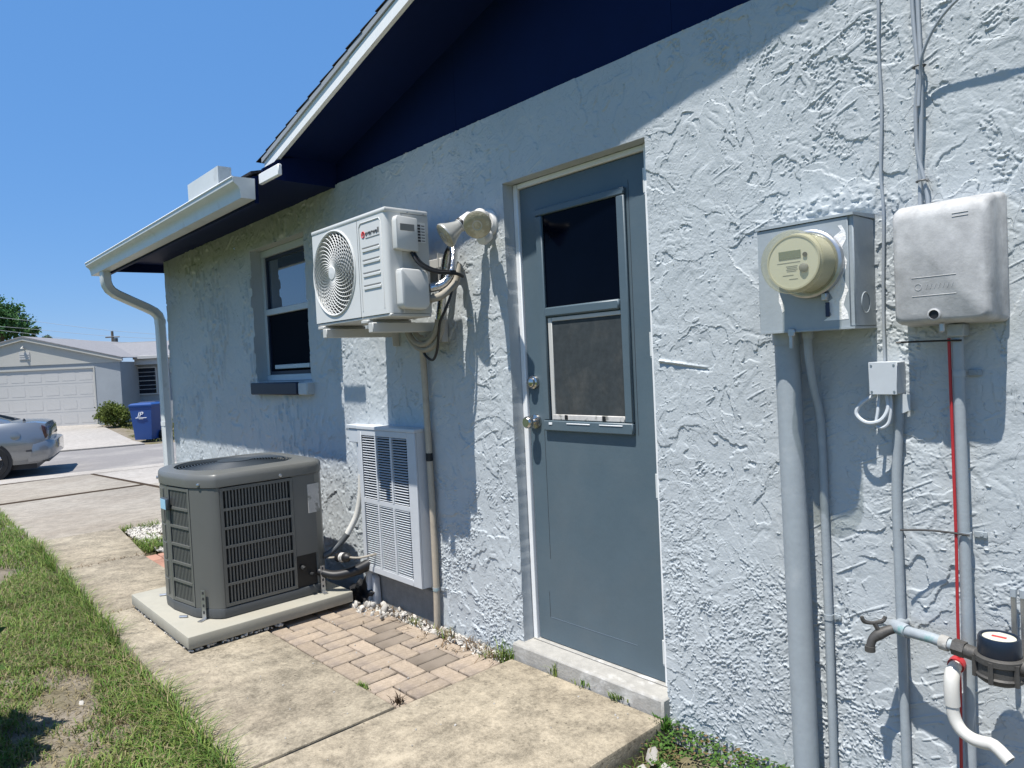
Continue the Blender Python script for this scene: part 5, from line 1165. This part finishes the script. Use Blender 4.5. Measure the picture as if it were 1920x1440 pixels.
def lawn(N, x0, x1, y0, y1, seed, hmin, hmax, thr, w, dry, z0=-0.05):
    g = np.random.default_rng(seed)
    x = g.uniform(x0, x1, N); y = g.uniform(y0, y1, N)
    e = -1.275+0.031*(-2.45-x)
    m = np.where(x < -2.37, y < e+0.005, True)
    dn = fbm(x*1.9, y*2.6, 44, 3); dn2 = fbm(x*9, y*9, 45, 2)
    edge = np.exp(-np.clip(e-y, 0, 9)/0.16)
    dens = sstep(thr-0.07, thr+0.10, 0.72*dn+0.28*dn2+0.22*edge)
    m &= g.random(N) < dens
    x, y, edge, dens = x[m], y[m], edge[m], dens[m]
    z = np.where(x > -7.3, z0, gzv_(x)-0.02)
    H = g.uniform(hmin, hmax, len(x))*(0.75+0.9*edge)*(0.6+0.5*dens)
    W_ = w*g.uniform(0.7, 1.4, len(x))
    cols = grass_cols(len(x), g, dry); cols = cols*(0.85+0.4*fbm(x*3, y*3, 46, 2))[:, None]
    return np.stack([x, y, z], -1), H, W_, cols
L1 = lawn(110000, -6.2, -2.30, -2.9, -1.25, 31, 0.018, 0.060, 0.435, 0.0021, 0.28)
L2 = lawn(52000, -12.0, -6.2, -3.6, -1.03, 32, 0.03, 0.06, 0.44, 0.0032, 0.15)
C_, H_, W_, K_ = (np.concatenate(t) for t in zip(L1, L2))
o = blades('grass', C_, H_, W_, 0.9, K_, 33); o['kind'] = 'stuff'
# long blades leaning over the walkway edge
N = 2600; x = g.uniform(-7.0, -2.35, N); m = fbm(x*3.5, x*0, 50, 2) > 0.42; x = x[m]; N = len(x)
y = -1.28+0.031*(-2.45-x)-np.abs(g.normal(0, 0.03, N))
o = blades('tall_edge_grass', np.stack([x, y, np.full(N, -0.05)], -1), g.uniform(0.06, 0.15, N), np.full(N, 0.0022), 0.8, grass_cols(N, g, 0.12), 34); o['kind'] = 'stuff'
# dead thatch lying flat
N = 16000; x = g.uniform(-6, -2.3, N); y = -1.28+0.031*(-2.45-x)-g.uniform(0.02, 1.4, N)
o = blades('dry_thatch', np.stack([x, y, np.full(N, -0.048)], -1), g.uniform(0.012, 0.022, N), np.full(N, 0.0016), 2.6, G3[None]*(0.5+0.9*g.random((N, 1))), 35); o['kind'] = 'stuff'
# grass in the gravel patch and far verges
N = 5200; x = g.uniform(-7.25, -5.9, N); y = g.uniform(-0.55, -0.03, N); m = fbm(x*3, y*4, 51, 2) > 0.53; x, y = x[m], y[m]
o = blades('gravel_grass', np.stack([x, y, np.full(len(x), -0.07)], -1), g.uniform(0.04, 0.10, len(x)), np.full(len(x), 0.003), 0.9, grass_cols(len(x), g, 0.1), 36); o['kind'] = 'stuff'
# strip of neighbour's lawn across the street
N = 9000; x = g.uniform(-31, -21.6, N); y = g.uniform(3.2, 8.5, N); m = (y > 4.45+(-x-30)*0.0-(x+29)*0.0) | ((y > 3.75) & (x > -24.3)); x, y = x[m], y[m]
o = blades('verge_grass', np.stack([x, y, gzv_(x)-0.02], -1), g.uniform(0.04, 0.09, len(x)), np.full(len(x), 0.02), 0.9, np.array([[0.12, 0.13, 0.04]])*(0.7+0.6*g.random((len(x), 1))), 37); o['kind'] = 'stuff'
def tuft(name, label, cat, x, y, z, n, h, spread, dry, seed, w=0.0022, lean=0.6, col=None):
    g = np.random.default_rng(seed)
    C_ = np.stack([x+g.normal(0, spread, n), y+g.normal(0, spread*0.6, n), np.full(n, z)], -1)
    o = blades(name, C_, g.uniform(0.45*h, h, n), np.full(n, w), lean, grass_cols(n, g, dry) if col is None else np.array(col)[None]*(0.6+0.8*g.random((n, 1))), seed); tag(o, label, cat); return o
tuft('grass_tuft', 'green grass tuft at the left foot of the door threshold', 'grass tuft', -2.415, -0.06, -0.03, 70, 0.12, 0.028, 0.15, 61)
tuft('dry_weed', 'brownish dry weed at the end of the white stones near the door', 'weed', -2.49, -0.10, -0.035, 60, 0.06, 0.030, 0.9, 62)
tuft('grass_tuft', 'small straw tuft in the middle of the white stones', 'grass tuft', -2.86, -0.075, -0.03, 50, 0.07, 0.03, 0.6, 63)
tuft('grass_tuft', 'sparse green tuft among the white stones nearer the pad', 'grass tuft', -3.10, -0.085, -0.03, 45, 0.06, 0.025, 0.3, 64)
tuft('grass_tuft', 'little bright green tuft in the joint beside the bricks', 'grass tuft', -2.655, -0.655, -0.02, 90, 0.035, 0.016, 0.05, 65, w=0.0018)
tuft('seedling', 'dark reddish seedling at the corner of the brick paving', 'weed', -2.415, -0.625, -0.02, 26, 0.055, 0.014, 0, 66, w=0.0032, col=(0.055, 0.035, 0.02))
tuft('grass_tuft', 'thin grass sprout against the door threshold', 'grass tuft', -2.10, -0.055, 0.0, 16, 0.085, 0.012, 0, 67)
tuft('grass_tuft', 'low sprig at the middle of the threshold joint', 'grass tuft', -1.95, -0.052, 0.008, 22, 0.03, 0.022, 0, 68, w=0.003)
tuft('grass_tuft', 'green sprig near the right end of the threshold joint', 'grass tuft', -1.77, -0.052, 0.008, 30, 0.035, 0.02, 0, 69, w=0.003)
tuft('grass_tuft', 'yellow green sprout by the white stone at the pad edge', 'grass tuft', -3.70, -0.15, 0.0, 14, 0.05, 0.008, 0.2, 70, col=(0.20, 0.22, 0.03))
# dry litter caught in the joints and along the white stones
N = 500; xj = np.concatenate([g.normal(-7.23, 0.03, 160), g.uniform(-3.5, -2.4, 220), g.normal(-4.573, 0.012, 60), g.normal(-5.92, 0.012, 60)]); yj = np.concatenate([g.uniform(-1.1, 0.3, 160), -0.03-np.abs(g.normal(0, 0.07, 220)), g.uniform(-1.2, -0.7, 60), g.uniform(-1.15, -0.62, 60)])
o = blades('dry_litter', np.stack([xj, yj, np.where(xj < -7, -0.07, -0.012)], -1), g.uniform(0.015, 0.035, N), np.full(N, 0.0022), 2.2, np.array([[0.15, 0.10, 0.055]])*(0.4+1.0*g.random((N, 1))), 39); o['kind'] = 'stuff'
# broad leaved ground cover right of the door slab
N = 8000; x = g.uniform(-1.56, -0.6, N); y = -g.random(N)**1.3*0.75-0.008
m = fbm(x*6, y*6, 52, 2)+0.18*np.exp(y/0.1) > 0.50; x, y = x[m], y[m]; N = len(x)
V_, F_, K2 = [], [], []
for i in range(N):
    a = g.uniform(0, 6.28); t = g.uniform(0.15, 0.7); s = g.uniform(0.004, 0.0095); z = -0.055+g.uniform(0.006, 0.05)*(0.4+0.6*math.exp(y[i]/0.15))
    u = np.array([math.cos(a), math.sin(a), t*0.6]); w_ = np.array([-math.sin(a), math.cos(a), 0.15]); c = np.array([x[i], y[i], z])
    b0 = len(V_); V_ += [c-u*s, c+w_*s*0.7, c+u*s, c-w_*s*0.7]; F_.append((b0, b0+1, b0+2, b0+3))
    K2 += [np.array([0.055, 0.115, 0.02])*(0.6+0.9*g.random()) if g.random() > 0.15 else np.array([0.16, 0.11, 0.05])]*4
def leafmesh(name, V_, F_, K2, m):
    me = bpy.data.meshes.new(name); me.from_pydata([tuple(map(float, v)) for v in V_], [], F_); at = me.attributes.new('tint', 'FLOAT_COLOR', 'POINT')
    at.data.foreach_set('color', np.concatenate([np.array(K2), np.ones((len(K2), 1))], 1).astype(np.float32).ravel()); me.materials.append(m)
    o = bpy.data.objects.new(name, me); COL.objects.link(o); ORG[o] = np.zeros(3); return o
o = leafmesh('clover', V_, F_, K2, m_leaf); o['kind'] = 'stuff'
tuft('grass_tuft', 'bright leafy weed at the right corner of the threshold', 'weed', -1.555, -0.05, -0.03, 80, 0.055, 0.022, 0, 72, w=0.004, col=(0.06, 0.14, 0.02))
N = 2600; x = g.uniform(-1.55, -0.5, N); y = -g.random(N)*1.2-0.01
m = fbm(x*5, y*5, 53, 2) > 0.48; x, y = x[m], y[m]
o = blades('weed_grass', np.stack([x, y, np.full(len(x), -0.06)], -1), g.uniform(0.02, 0.055, len(x)), np.full(len(x), 0.0018), 1.0, grass_cols(len(x), g, 0.35), 73); o['kind'] = 'stuff'

def bush(name, label, cat, c, rx, ry, rz, n, leaf, col, seed, trunk=None, rough=0.35, group=None, flat=False):
    """crown of leaf-sized faces gathered in clumps through an uneven volume"""
    g = np.random.default_rng(seed); r = thing(name, label, cat, (c[0], c[1], c[2]-rz if trunk is None else trunk[1][2]), group=group)
    nc = max(8, n//90); cc = []
    while len(cc) < nc:
        p = g.uniform(-1, 1, 3)
        if np.linalg.norm(p) < 1.0 and (not flat or p[2] > -0.8): cc.append(p*(0.78+rough*(g.random()-0.4)))
    cc = np.array(cc); V_, F_, K2 = [], [], []
    R3 = np.array([rx, ry, rz]); shade = 0.7+0.6*g.random(nc)
    for i in range(n):
        k = g.integers(nc); p = cc[k]*R3+g.normal(0, 0.13, 3)*R3.mean()+np.array(c)
        a = g.normal(0, 1, 3); a /= np.linalg.norm(a)+1e-9; b_ = np.cross(a, g.normal(0, 1, 3)); b_ /= np.linalg.norm(b_)+1e-9
        s = leaf*g.uniform(0.6, 1.4); b0 = len(V_)
        V_ += [p-a*s, p+b_*s*0.55, p+a*s, p-b_*s*0.55]; F_.append((b0, b0+1, b0+2, b0+3)); K2 += [np.array(col)*shade[k]*(0.75+0.5*g.random())]*4
    V_ = [np.array(v)-ORG[r] for v in V_]
    o = leafmesh('crown', V_, F_, K2, m_leaf); o.parent = r
    if trunk:
        (pts, rad, base_) = trunk
        obj('trunk', MB().tube(pts, rad, 8, smooth=2), m_bark, r)
    return r

# ================================================================== NEIGHBOUR'S HOUSE
th = R(51.5)
nh = thing('neighbour_house', 'pale single storey house with white garage door across the street', 'house', (-30.4, 4.19, -0.3), rotz=th)
GW0, GW1 = -5.85, 1.0
wl = MB().box(0.03, GW1, 0, 0.2, -0.1, 2.33).box(-4.95+0.03-0.95, -4.91, 0, 0.2, -0.1, 2.33).box(-4.91, 0.03, 0, 0.2, 2.15, 2.33)
obj('front_wall', wl, m_nwall, nh)
obj('side_wall', MB().box(GW1-0.2, GW1, 0.203, 1.6, -0.1, 2.33).box(GW0, GW0+0.2, 0.203, 9, -0.1, 2.33).box(GW1, 9, 1.5, 1.7, -0.1, 2.56), m_nwall, nh)
rx, rz_ = -2.42, 3.36
obj('gable', MB().prism([(GW0-0.1, 2.335), (GW1+0.03, 2.335), (GW1+0.03, 2.43), (rx, rz_-0.03), (GW0-0.1, 2.46)], -0.03, 0.1, 'y'), m_ngable, nh, smooth=0)
obj('verge_board', MB().prism([(rx, rz_-0.08), (GW1+0.14, 2.36), (GW1+0.14, 2.47), (rx, rz_+0.03)], -0.12, -0.04, 'y').prism([(rx-0.002, rz_-0.08), (GW0-0.3, 2.40), (GW0-0.3, 2.51), (rx-0.002, rz_+0.03)], -0.12, -0.04, 'y'), m_ngable, nh, smooth=0)
rf = MB().prism([(rx, rz_+0.031), (GW1+0.16, 2.475), (GW1+0.16, 2.50), (rx, rz_+0.08)], -0.14, 8, 'y').prism([(rx-0.002, rz_+0.031), (GW0-0.35, 2.49), (GW0-0.35, 2.53), (rx-0.002, rz_+0.08)], -0.14, 8, 'y')
obj('roof', rf, m_nroof, nh, smooth=0)
ro = obj('roof', MB().prism([(1.15, 2.50), (5.6, 3.26), (5.6, 3.30), (1.15, 2.54)], -4.3, 9.5, 'x'), m_nroof, nh, smooth=0)
obj('ridge_cap', MB().box(-4.3, 9.5, 5.58, 5.72, 3.27, 3.33), m_ngar, nh)
obj('roof_vent_pipe', MB().tube([(-2.2, 4.0, 2.95), (-2.2, 4.0, 3.20)], 0.05, 8), m_acbase, nh)
obj('roof_vent_pipe', MB().box(1.0, 1.25, 5.4, 5.55, 3.30, 3.40), m_acbase, nh)
obj('gutter', MB().box(GW1+0.17, 8, 1.06, 1.17, 2.42, 2.55, bev=0.01).box(GW1+0.002, 8, 1.18, 1.49, 2.20, 2.41).box(GW1+0.002, GW1+0.169, 1.06, 1.49, 2.411, 2.56), m_ngar, nh)
# garage door: 4 rows of 8 raised panels
gd = obj('garage_door', MB().box(-4.90, 0.02, 0.02, 0.06, 0.0, 2.14), m_ngar, nh)
obj('door_trim', MB().box(0.021, 0.07, -0.02, 0.06, 0, 2.20).box(-4.96, -4.902, -0.02, 0.06, 0, 2.20).box(-4.90, 0.02, -0.02, 0.06, 2.142, 2.20), m_ngable, nh)
pm = MB(); pw = 4.92/8
pm.box(-pw/2+0.07, pw/2-0.07, -0.003, 0.0, -0.17, 0.17, bev=0.0028); me_p = _mesh('panel', pm.v, pm.f, m_ngar)
for r_ in range(4):
    for c_ in range(8):
        inst('panel', me_p, (-4.90+(c_+0.5)*pw, 0.019, 0.27+r_*0.535), gd)
for r_ in range(1, 4): obj('section_joint', MB().box(-4.90, 0.02, 0.0175, 0.0195, 0.535*r_-0.003, 0.535*r_+0.003), m_drip, gd)
obj('attic_vent', MB().box(-2.60, -2.22, -0.05, -0.03, 2.55, 2.85).box(-2.58, -2.24, -0.06, -0.051, 2.58, 2.60).box(-2.58, -2.24, -0.06, -0.051, 2.66, 2.68).box(-2.58, -2.24, -0.06, -0.051, 2.74, 2.76), m_ngar, nh)
obj('gable_lamp', MB().tube([(-2.42, -0.04, 2.98), (-2.42, -0.10, 3.06), (-2.42, -0.14, 3.02)], 0.02, 6).lathe([(0.02, 0), (0.06, -0.05)], (-2.42, -0.14, 3.03), (0, 0, 1), 12), m_ngable, nh)
nw = obj('window', MB().box(0.32, 1.72, 1.44, 1.498, 1.0, 1.05).box(0.32, 1.72, 1.44, 1.498, 2.06, 2.11).box(0.32, 0.37, 1.44, 1.498, 1.05, 2.06).box(1.67, 1.72, 1.44, 1.498, 1.05, 2.06).box(0.66, 0.71, 1.44, 1.498, 1.05, 2.06), m_ngar, nh)
obj('pane', MB().box(0.37, 0.66, 1.47, 1.48, 1.05, 2.06), m_winglass, nw); obj('pane', MB().box(0.71, 1.67, 1.47, 1.48, 1.05, 2.06), m_winglass, nw)
for z in (1.22, 1.38, 1.56, 1.74, 1.90): obj('louvre_bar', MB().box(0.37, 1.67, 1.45, 1.469, z-0.012, z+0.012), m_drip if z != 1.56 else m_ngar, nw)
# pale driveway of that house
drn = sempty('neighbour_driveway', (-26, 2, -0.36))
slab([(-31.8, 3.05), (-33.4, 0.6), (-21.8, 0.1), (-20.95, 3.35), (-22.4, 3.42), (-30.3, 4.25)], 0, 0.05, 'slab', m_drive2, drn, zfun=lambda x: gz(x)+0.012)

# blue wheeled bin
bn = thing('wheeled_bin', 'blue wheeled refuse bin with a white logo beside the pale driveway', 'bin', (-22.05, 3.72, -0.42), rotz=R(50))
def bring(s, z, dx=0): return [(dx-0.28*s, -0.30*s, z), (dx+0.28*s, -0.30*s, z), (dx+0.30*s, -0.1*s, z), (dx+0.30*s, 0.32*s, z), (dx-0.30*s, 0.32*s, z), (dx-0.30*s, -0.1*s, z)]
obj('bin_body', MB().loft([bring(0.82, 0.04), bring(0.86, 0.2), bring(1.06, 0.93), bring(1.10, 0.94), bring(1.10, 0.99)]), m_bin, bn, smooth=20)
obj('lid', MB().loft([bring(1.15, 0.992), bring(1.15, 1.03), bring(0.95, 1.07)]), m_bin, bn, smooth=20)
obj('handle', MB().tube([(-0.25, 0.36, 0.97), (-0.25, 0.44, 1.0), (0.25, 0.44, 1.0), (0.25, 0.36, 0.97)], 0.02, 6), m_binlid, bn)
for sx in (-0.30, 0.30): obj('wheel', MB().lathe([(0.12, -0.03), (0.13, -0.02), (0.13, 0.02), (0.12, 0.03)], (sx, 0.24, 0.13), (1, 0, 0), 16), m_tyre, bn)
text('logo', 'JP', 0.19, m_white, bn, (-0.10, -0.318, 0.70), (1, 0, 0), (0, 0.05, 1), ext=0.004, shear=0.3)
obj('logo_underline', MB().box(-0.15, 0.15, -0.318, -0.305, 0.655, 0.672).box(-0.06, 0.06, -0.318, -0.30, 0.63, 0.64), m_white, bn)
g2 = thing('green_bin', 'dark green bin standing behind the blue one', 'bin', (-26.4, 5.05, -0.36), rotz=R(50))
obj('bin_body', MB().loft([bring(0.9, 0.0), bring(1.1, 0.82)]), m_gbin, g2, smooth=20); obj('lid', MB().loft([bring(1.16, 0.825), bring(1.16, 0.87), bring(0.9, 0.92)]), m_binlid, g2, smooth=20)
bush('shrub', 'clipped round green bush at the corner of the garage wall', 'bush', (-28.6, 4.35, 0.12), 0.78, 0.55, 0.46, 5200, 0.040, (0.10, 0.13, 0.025), 81, flat=True, rough=0.2)
bush('shrub', 'unseen low dark green shrub added beside the lawn to shade its near left corner', 'bush', (-3.30, -2.10, 0.34), 0.36, 0.24, 0.32, 6000, 0.035, (0.05, 0.09, 0.02), 90, flat=True)  # out of view, added to cast the dark corner of the lawn
bush('pine_tree', 'tall dark green tree behind the neighbouring house at far left', 'tree', (-73.4, 6.2, 6.9), 2.5, 2.5, 2.1, 10000, 0.13, (0.065, 0.15, 0.045), 82, trunk=([(-73.4, 6.3, -0.4), (-73.3, 6.3, 4), (-73.0, 6.6, 6.2), (-72.6, 7.2, 7.2)], [0.35, 0.28, 0.2, 0.1], (-73.4, 6.3, -0.4)), rough=0.35)
bush('pine_tree', 'lower leafy limb of trees just right of the tall one', 'tree', (-71.9, 8.2, 5.6), 0.9, 0.9, 0.65, 1500, 0.12, (0.085, 0.17, 0.05), 84, trunk=([(-72.1, 8.0, -0.4), (-72.0, 8.1, 3), (-71.9, 8.2, 5.4)], [0.2, 0.15, 0.07], (-72.1, 8.0, -0.4)), rough=0.6)
bush('pine_tree', 'small dark treetop peeping over the neighbouring roof', 'tree', (-70.8, 9.35, 4.9), 0.75, 0.75, 0.45, 1100, 0.11, (0.05, 0.11, 0.04), 83, trunk=([(-70.8, 9.35, -0.4), (-70.8, 9.35, 3), (-70.8, 9.35, 4.8)], [0.2, 0.15, 0.07], (-70.8, 9.35, -0.4)), rough=0.5)
up_ = thing('utility_pole', 'distant wooden utility pole behind the neighbouring roof', 'utility pole', (-67.1, 13.43, -0.4))
obj('post', MB().tube([(-67.1, 13.43, -0.4), (-67.1, 13.43, 5.5)], [0.14, 0.10], 8), m_wood, up_)
obj('cross_arm', MB().tube([(-67.5, 13.0, 5.0), (-66.7, 13.86, 5.0)], 0.06, 6), m_wood, up_)
obj('transformer', MB().lathe([(0.18, 0), (0.18, 0.6)], (-66.85, 13.6, 4.3), (0, 0, 1), 10), m_acbase, up_)
for (a, b_), lab in zip((((-65.69, 7.60, 6.24), (-59.03, 14.87, 4.72)), ((-65.70, 7.56, 5.62), (-59.03, 14.85, 4.39)), ((-65.70, 7.54, 5.24), (-61.54, 12.09, 4.33))), ('topmost of the three power lines crossing the sky', 'middle of the three power lines crossing the sky', 'lowest of the three power lines crossing the sky')):
    a = Vector(a); b_ = Vector(b_); d = b_-a; pts = [a-d*2.0+Vector((0, 0, 0.5)), a-d*0.5+Vector((0, 0, 0.06)), a, a+d*0.5-Vector((0, 0, 0.10)), b_, b_+d*0.6+Vector((0, 0, 0.3))]
    o = obj('power_line', MB().tube(pts, 0.013, 5, smooth=5), m_line); tag(o, lab, 'power line', 'power lines above the neighbouring roof')

# ================================================================== SILVER CAR
cd = R(90)-math.atan2(1, 0.27)
car = thing('parked_car', 'silver coupe parked along the street with only its tail in view', 'car', (-17.55, -1.62, -0.42), rotz=-cd)
# local frame: nose towards -y, tail at +y; near side +x.  rear axle y=+1.35, tail y=+2.3, nose y=-2.45
def car_ring(y, zb, zm, zt, wb, wm, wt, k=6):
    half = [(wb, zb), (wm, zb+(zm-zb)*0.35), (wm*1.005, zm), (wm*0.985, zm+(zt-zm)*0.6), (wt, zt), (wt*0.55, zt+0.018)]
    return [(x, y, z) for x, z in half]+[(-x, y, z) for x, z in half[::-1]]
st2 = [(2.30, 0.38, 0.55, 0.90, .70, .80, .66), (2.27, 0.28, 0.58, 0.98, .76, .86, .72), (2.12, 0.24, 0.62, 1.02, .82, .90, .76), (1.8, 0.24, 0.66, 1.04, .84, .925, .79), (1.35, 0.24, 0.68, 1.02, .84, .935, .80), (0.9, 0.20, 0.66, 0.99, .84, .93, .82), (0.2, 0.20, 0.64, 0.97, .84, .92, .83), (-0.7, 0.20, 0.64, 0.96, .84, .92, .82), (-1.4, 0.22, 0.64, 0.93, .84, .93, .79), (-2.1, 0.24, 0.58, 0.85, .80, .89, .72), (-2.40, 0.30, 0.52, 0.76, .70, .80, .62)]
body = obj('body', MB().loft([car_ring(*s) for s in st2]), m_car, car, smooth=45)
def roof_ring(y, z, w, zb, wb): return [(wb, y, zb), (wb-(wb-w)*0.5, y, (z+zb)/2+0.03), (w, y, z-0.02), (w*0.6, y, z), (-w*0.6, y, z), (-w, y, z-0.02), (-wb+(wb-w)*0.5, y, (z+zb)/2+0.03), (-wb, y, zb)]
obj('cabin', MB().loft([roof_ring(1.62, 1.05, .60, 1.02, .70), roof_ring(1.15, 1.24, .56, 1.0, .74), roof_ring(0.65, 1.37, .54, .98, .77), roof_ring(0.0, 1.40, .54, .96, .78), roof_ring(-0.45, 1.33, .54, .95, .78), roof_ring(-1.05, 0.98, .62, .94, .74)]), m_carglass, car, smooth=40)
obj('roof_skin', MB().loft([[(-.5, .75, 1.362), (.5, .75, 1.362), (.5, .75, 1.385), (-.5, .75, 1.385)], [(-.52, 0.1, 1.40), (.52, 0.1, 1.40), (.52, 0.1, 1.415), (-.52, 0.1, 1.415)], [(-.5, -.4, 1.345), (.5, -.4, 1.345), (.5, -.4, 1.36), (-.5, -.4, 1.36)]]), m_car, car)
for sx in (1, -1):
    obj('rear_pillar', MB().loft([[(sx*.745, 1.72, 1.015), (sx*.60, 1.70, 1.055), (sx*.60, 1.55, 1.06), (sx*.76, 1.2, 1.0)], [(sx*.585, .72, 1.352), (sx*.50, .74, 1.385), (sx*.50, .50, 1.385), (sx*.60, .50, 1.35)]]), m_car, car)
    for wy in (1.35, -1.45):
        c = Vector((sx*0.90, wy, 0.33))
        obj('wheel_arch', MB().lathe([(0.385, -0.05), (0.385, 0.034)], c, (sx, 0, 0), 28), m_black, car)
        wh = obj('wheel', MB().lathe([(0.24, -0.16), (0.32, -0.16), (0.335, -0.13), (0.335, 0.03), (0.32, 0.045), (0.245, 0.045), (0.235, 0.01)], c, (sx, 0, 0), 32, caps=False), m_tyre, car)
        rm = MB().lathe([(0.238, 0.042), (0.228, 0.030), (0.222, -0.05)], c, (sx, 0, 0), 32, caps=False).lathe([(0.05, -0.02), (0.05, 0.028), (0.02, 0.034)], c, (sx, 0, 0), 14)
        for q in range(5):
            a = 2*math.pi*q/5+0.3
            rm.tube([c+Vector((sx*0.020, 0.03*math.cos(a), 0.03*math.sin(a))), c+Vector((sx*0.026, 0.13*math.cos(a), 0.13*math.sin(a))), c+Vector((sx*0.03, 0.23*math.cos(a), 0.23*math.sin(a)))], [0.030, 0.026, 0.036], 6)
        obj('rim', rm, m_rim, wh); obj('brake_disc', MB().lathe([(0.20, -0.05), (0.20, -0.04)], c, (sx, 0, 0), 24), m_acbase, wh)
    obj('tail_light', MB().prism([(2.215, 0.965), (2.285, 0.93), (2.305, 0.73), (2.265, 0.70), (2.24, 0.80)], sx*0.62, sx*0.865, 'x', bev=0.012), m_tail, car)
    obj('side_marker', MB().box(min(sx*.905, sx*.915), max(sx*.905, sx*.915), 1.80, 2.05, 0.475, 0.515, bev=0.004), m_ink, car)
    obj('sill_trim', MB().box(min(sx*.80, sx*.935), max(sx*.80, sx*.935), -1.0, 0.9, 0.16, 0.26, bev=0.02), m_car, car)
    obj('door_mirror', MB().box(min(sx*.86, sx*1.05), max(sx*.86, sx*1.05), -0.75, -0.63, 0.96, 1.08, bev=0.03), m_car, car)
    obj('headlight', MB().box(min(sx*.50, sx*.78), max(sx*.50, sx*.78), -2.40, -2.28, 0.60, 0.74, bev=0.02), m_label, car)
obj('fuel_door', MB().lathe([(0.085, -0.03), (0.085, 0.004), (0.079, 0.006), (0.0, 0.006)], (0.914, 1.80, 0.80), (1, 0, 0.08), 22), m_car, car)
bp_ = [(1.98, .908, .27, .66), (2.12, .908, .28, .675), (2.27, .885, .30, .68), (2.36, .83, .33, .67), (2.42, .70, .38, .65)]
obj('bumper', MB().loft([[(w-.03, y, z0), (w, y, z0+.08), (w, y, z1-.06), (w-.04, y, z1), (-w+.04, y, z1), (-w, y, z1-.06), (-w, y, z0+.08), (-w+.03, y, z0)] for y, w, z0, z1 in bp_]), m_car, car, smooth=50)
obj('bumper_trim', MB().box(-0.80, 0.80, 1.9, 2.33, 0.25, 0.32, bev=0.03), m_acbase, car)
obj('underbody', MB().box(-0.78, 0.78, -2.2, 2.1, 0.14, 0.26), m_black, car)
obj('antenna_base', MB().lathe([(0.03, 0), (0.012, 0.05)], (0.60, 1.92, 1.05), (0, 0, 1), 10), m_black, car)
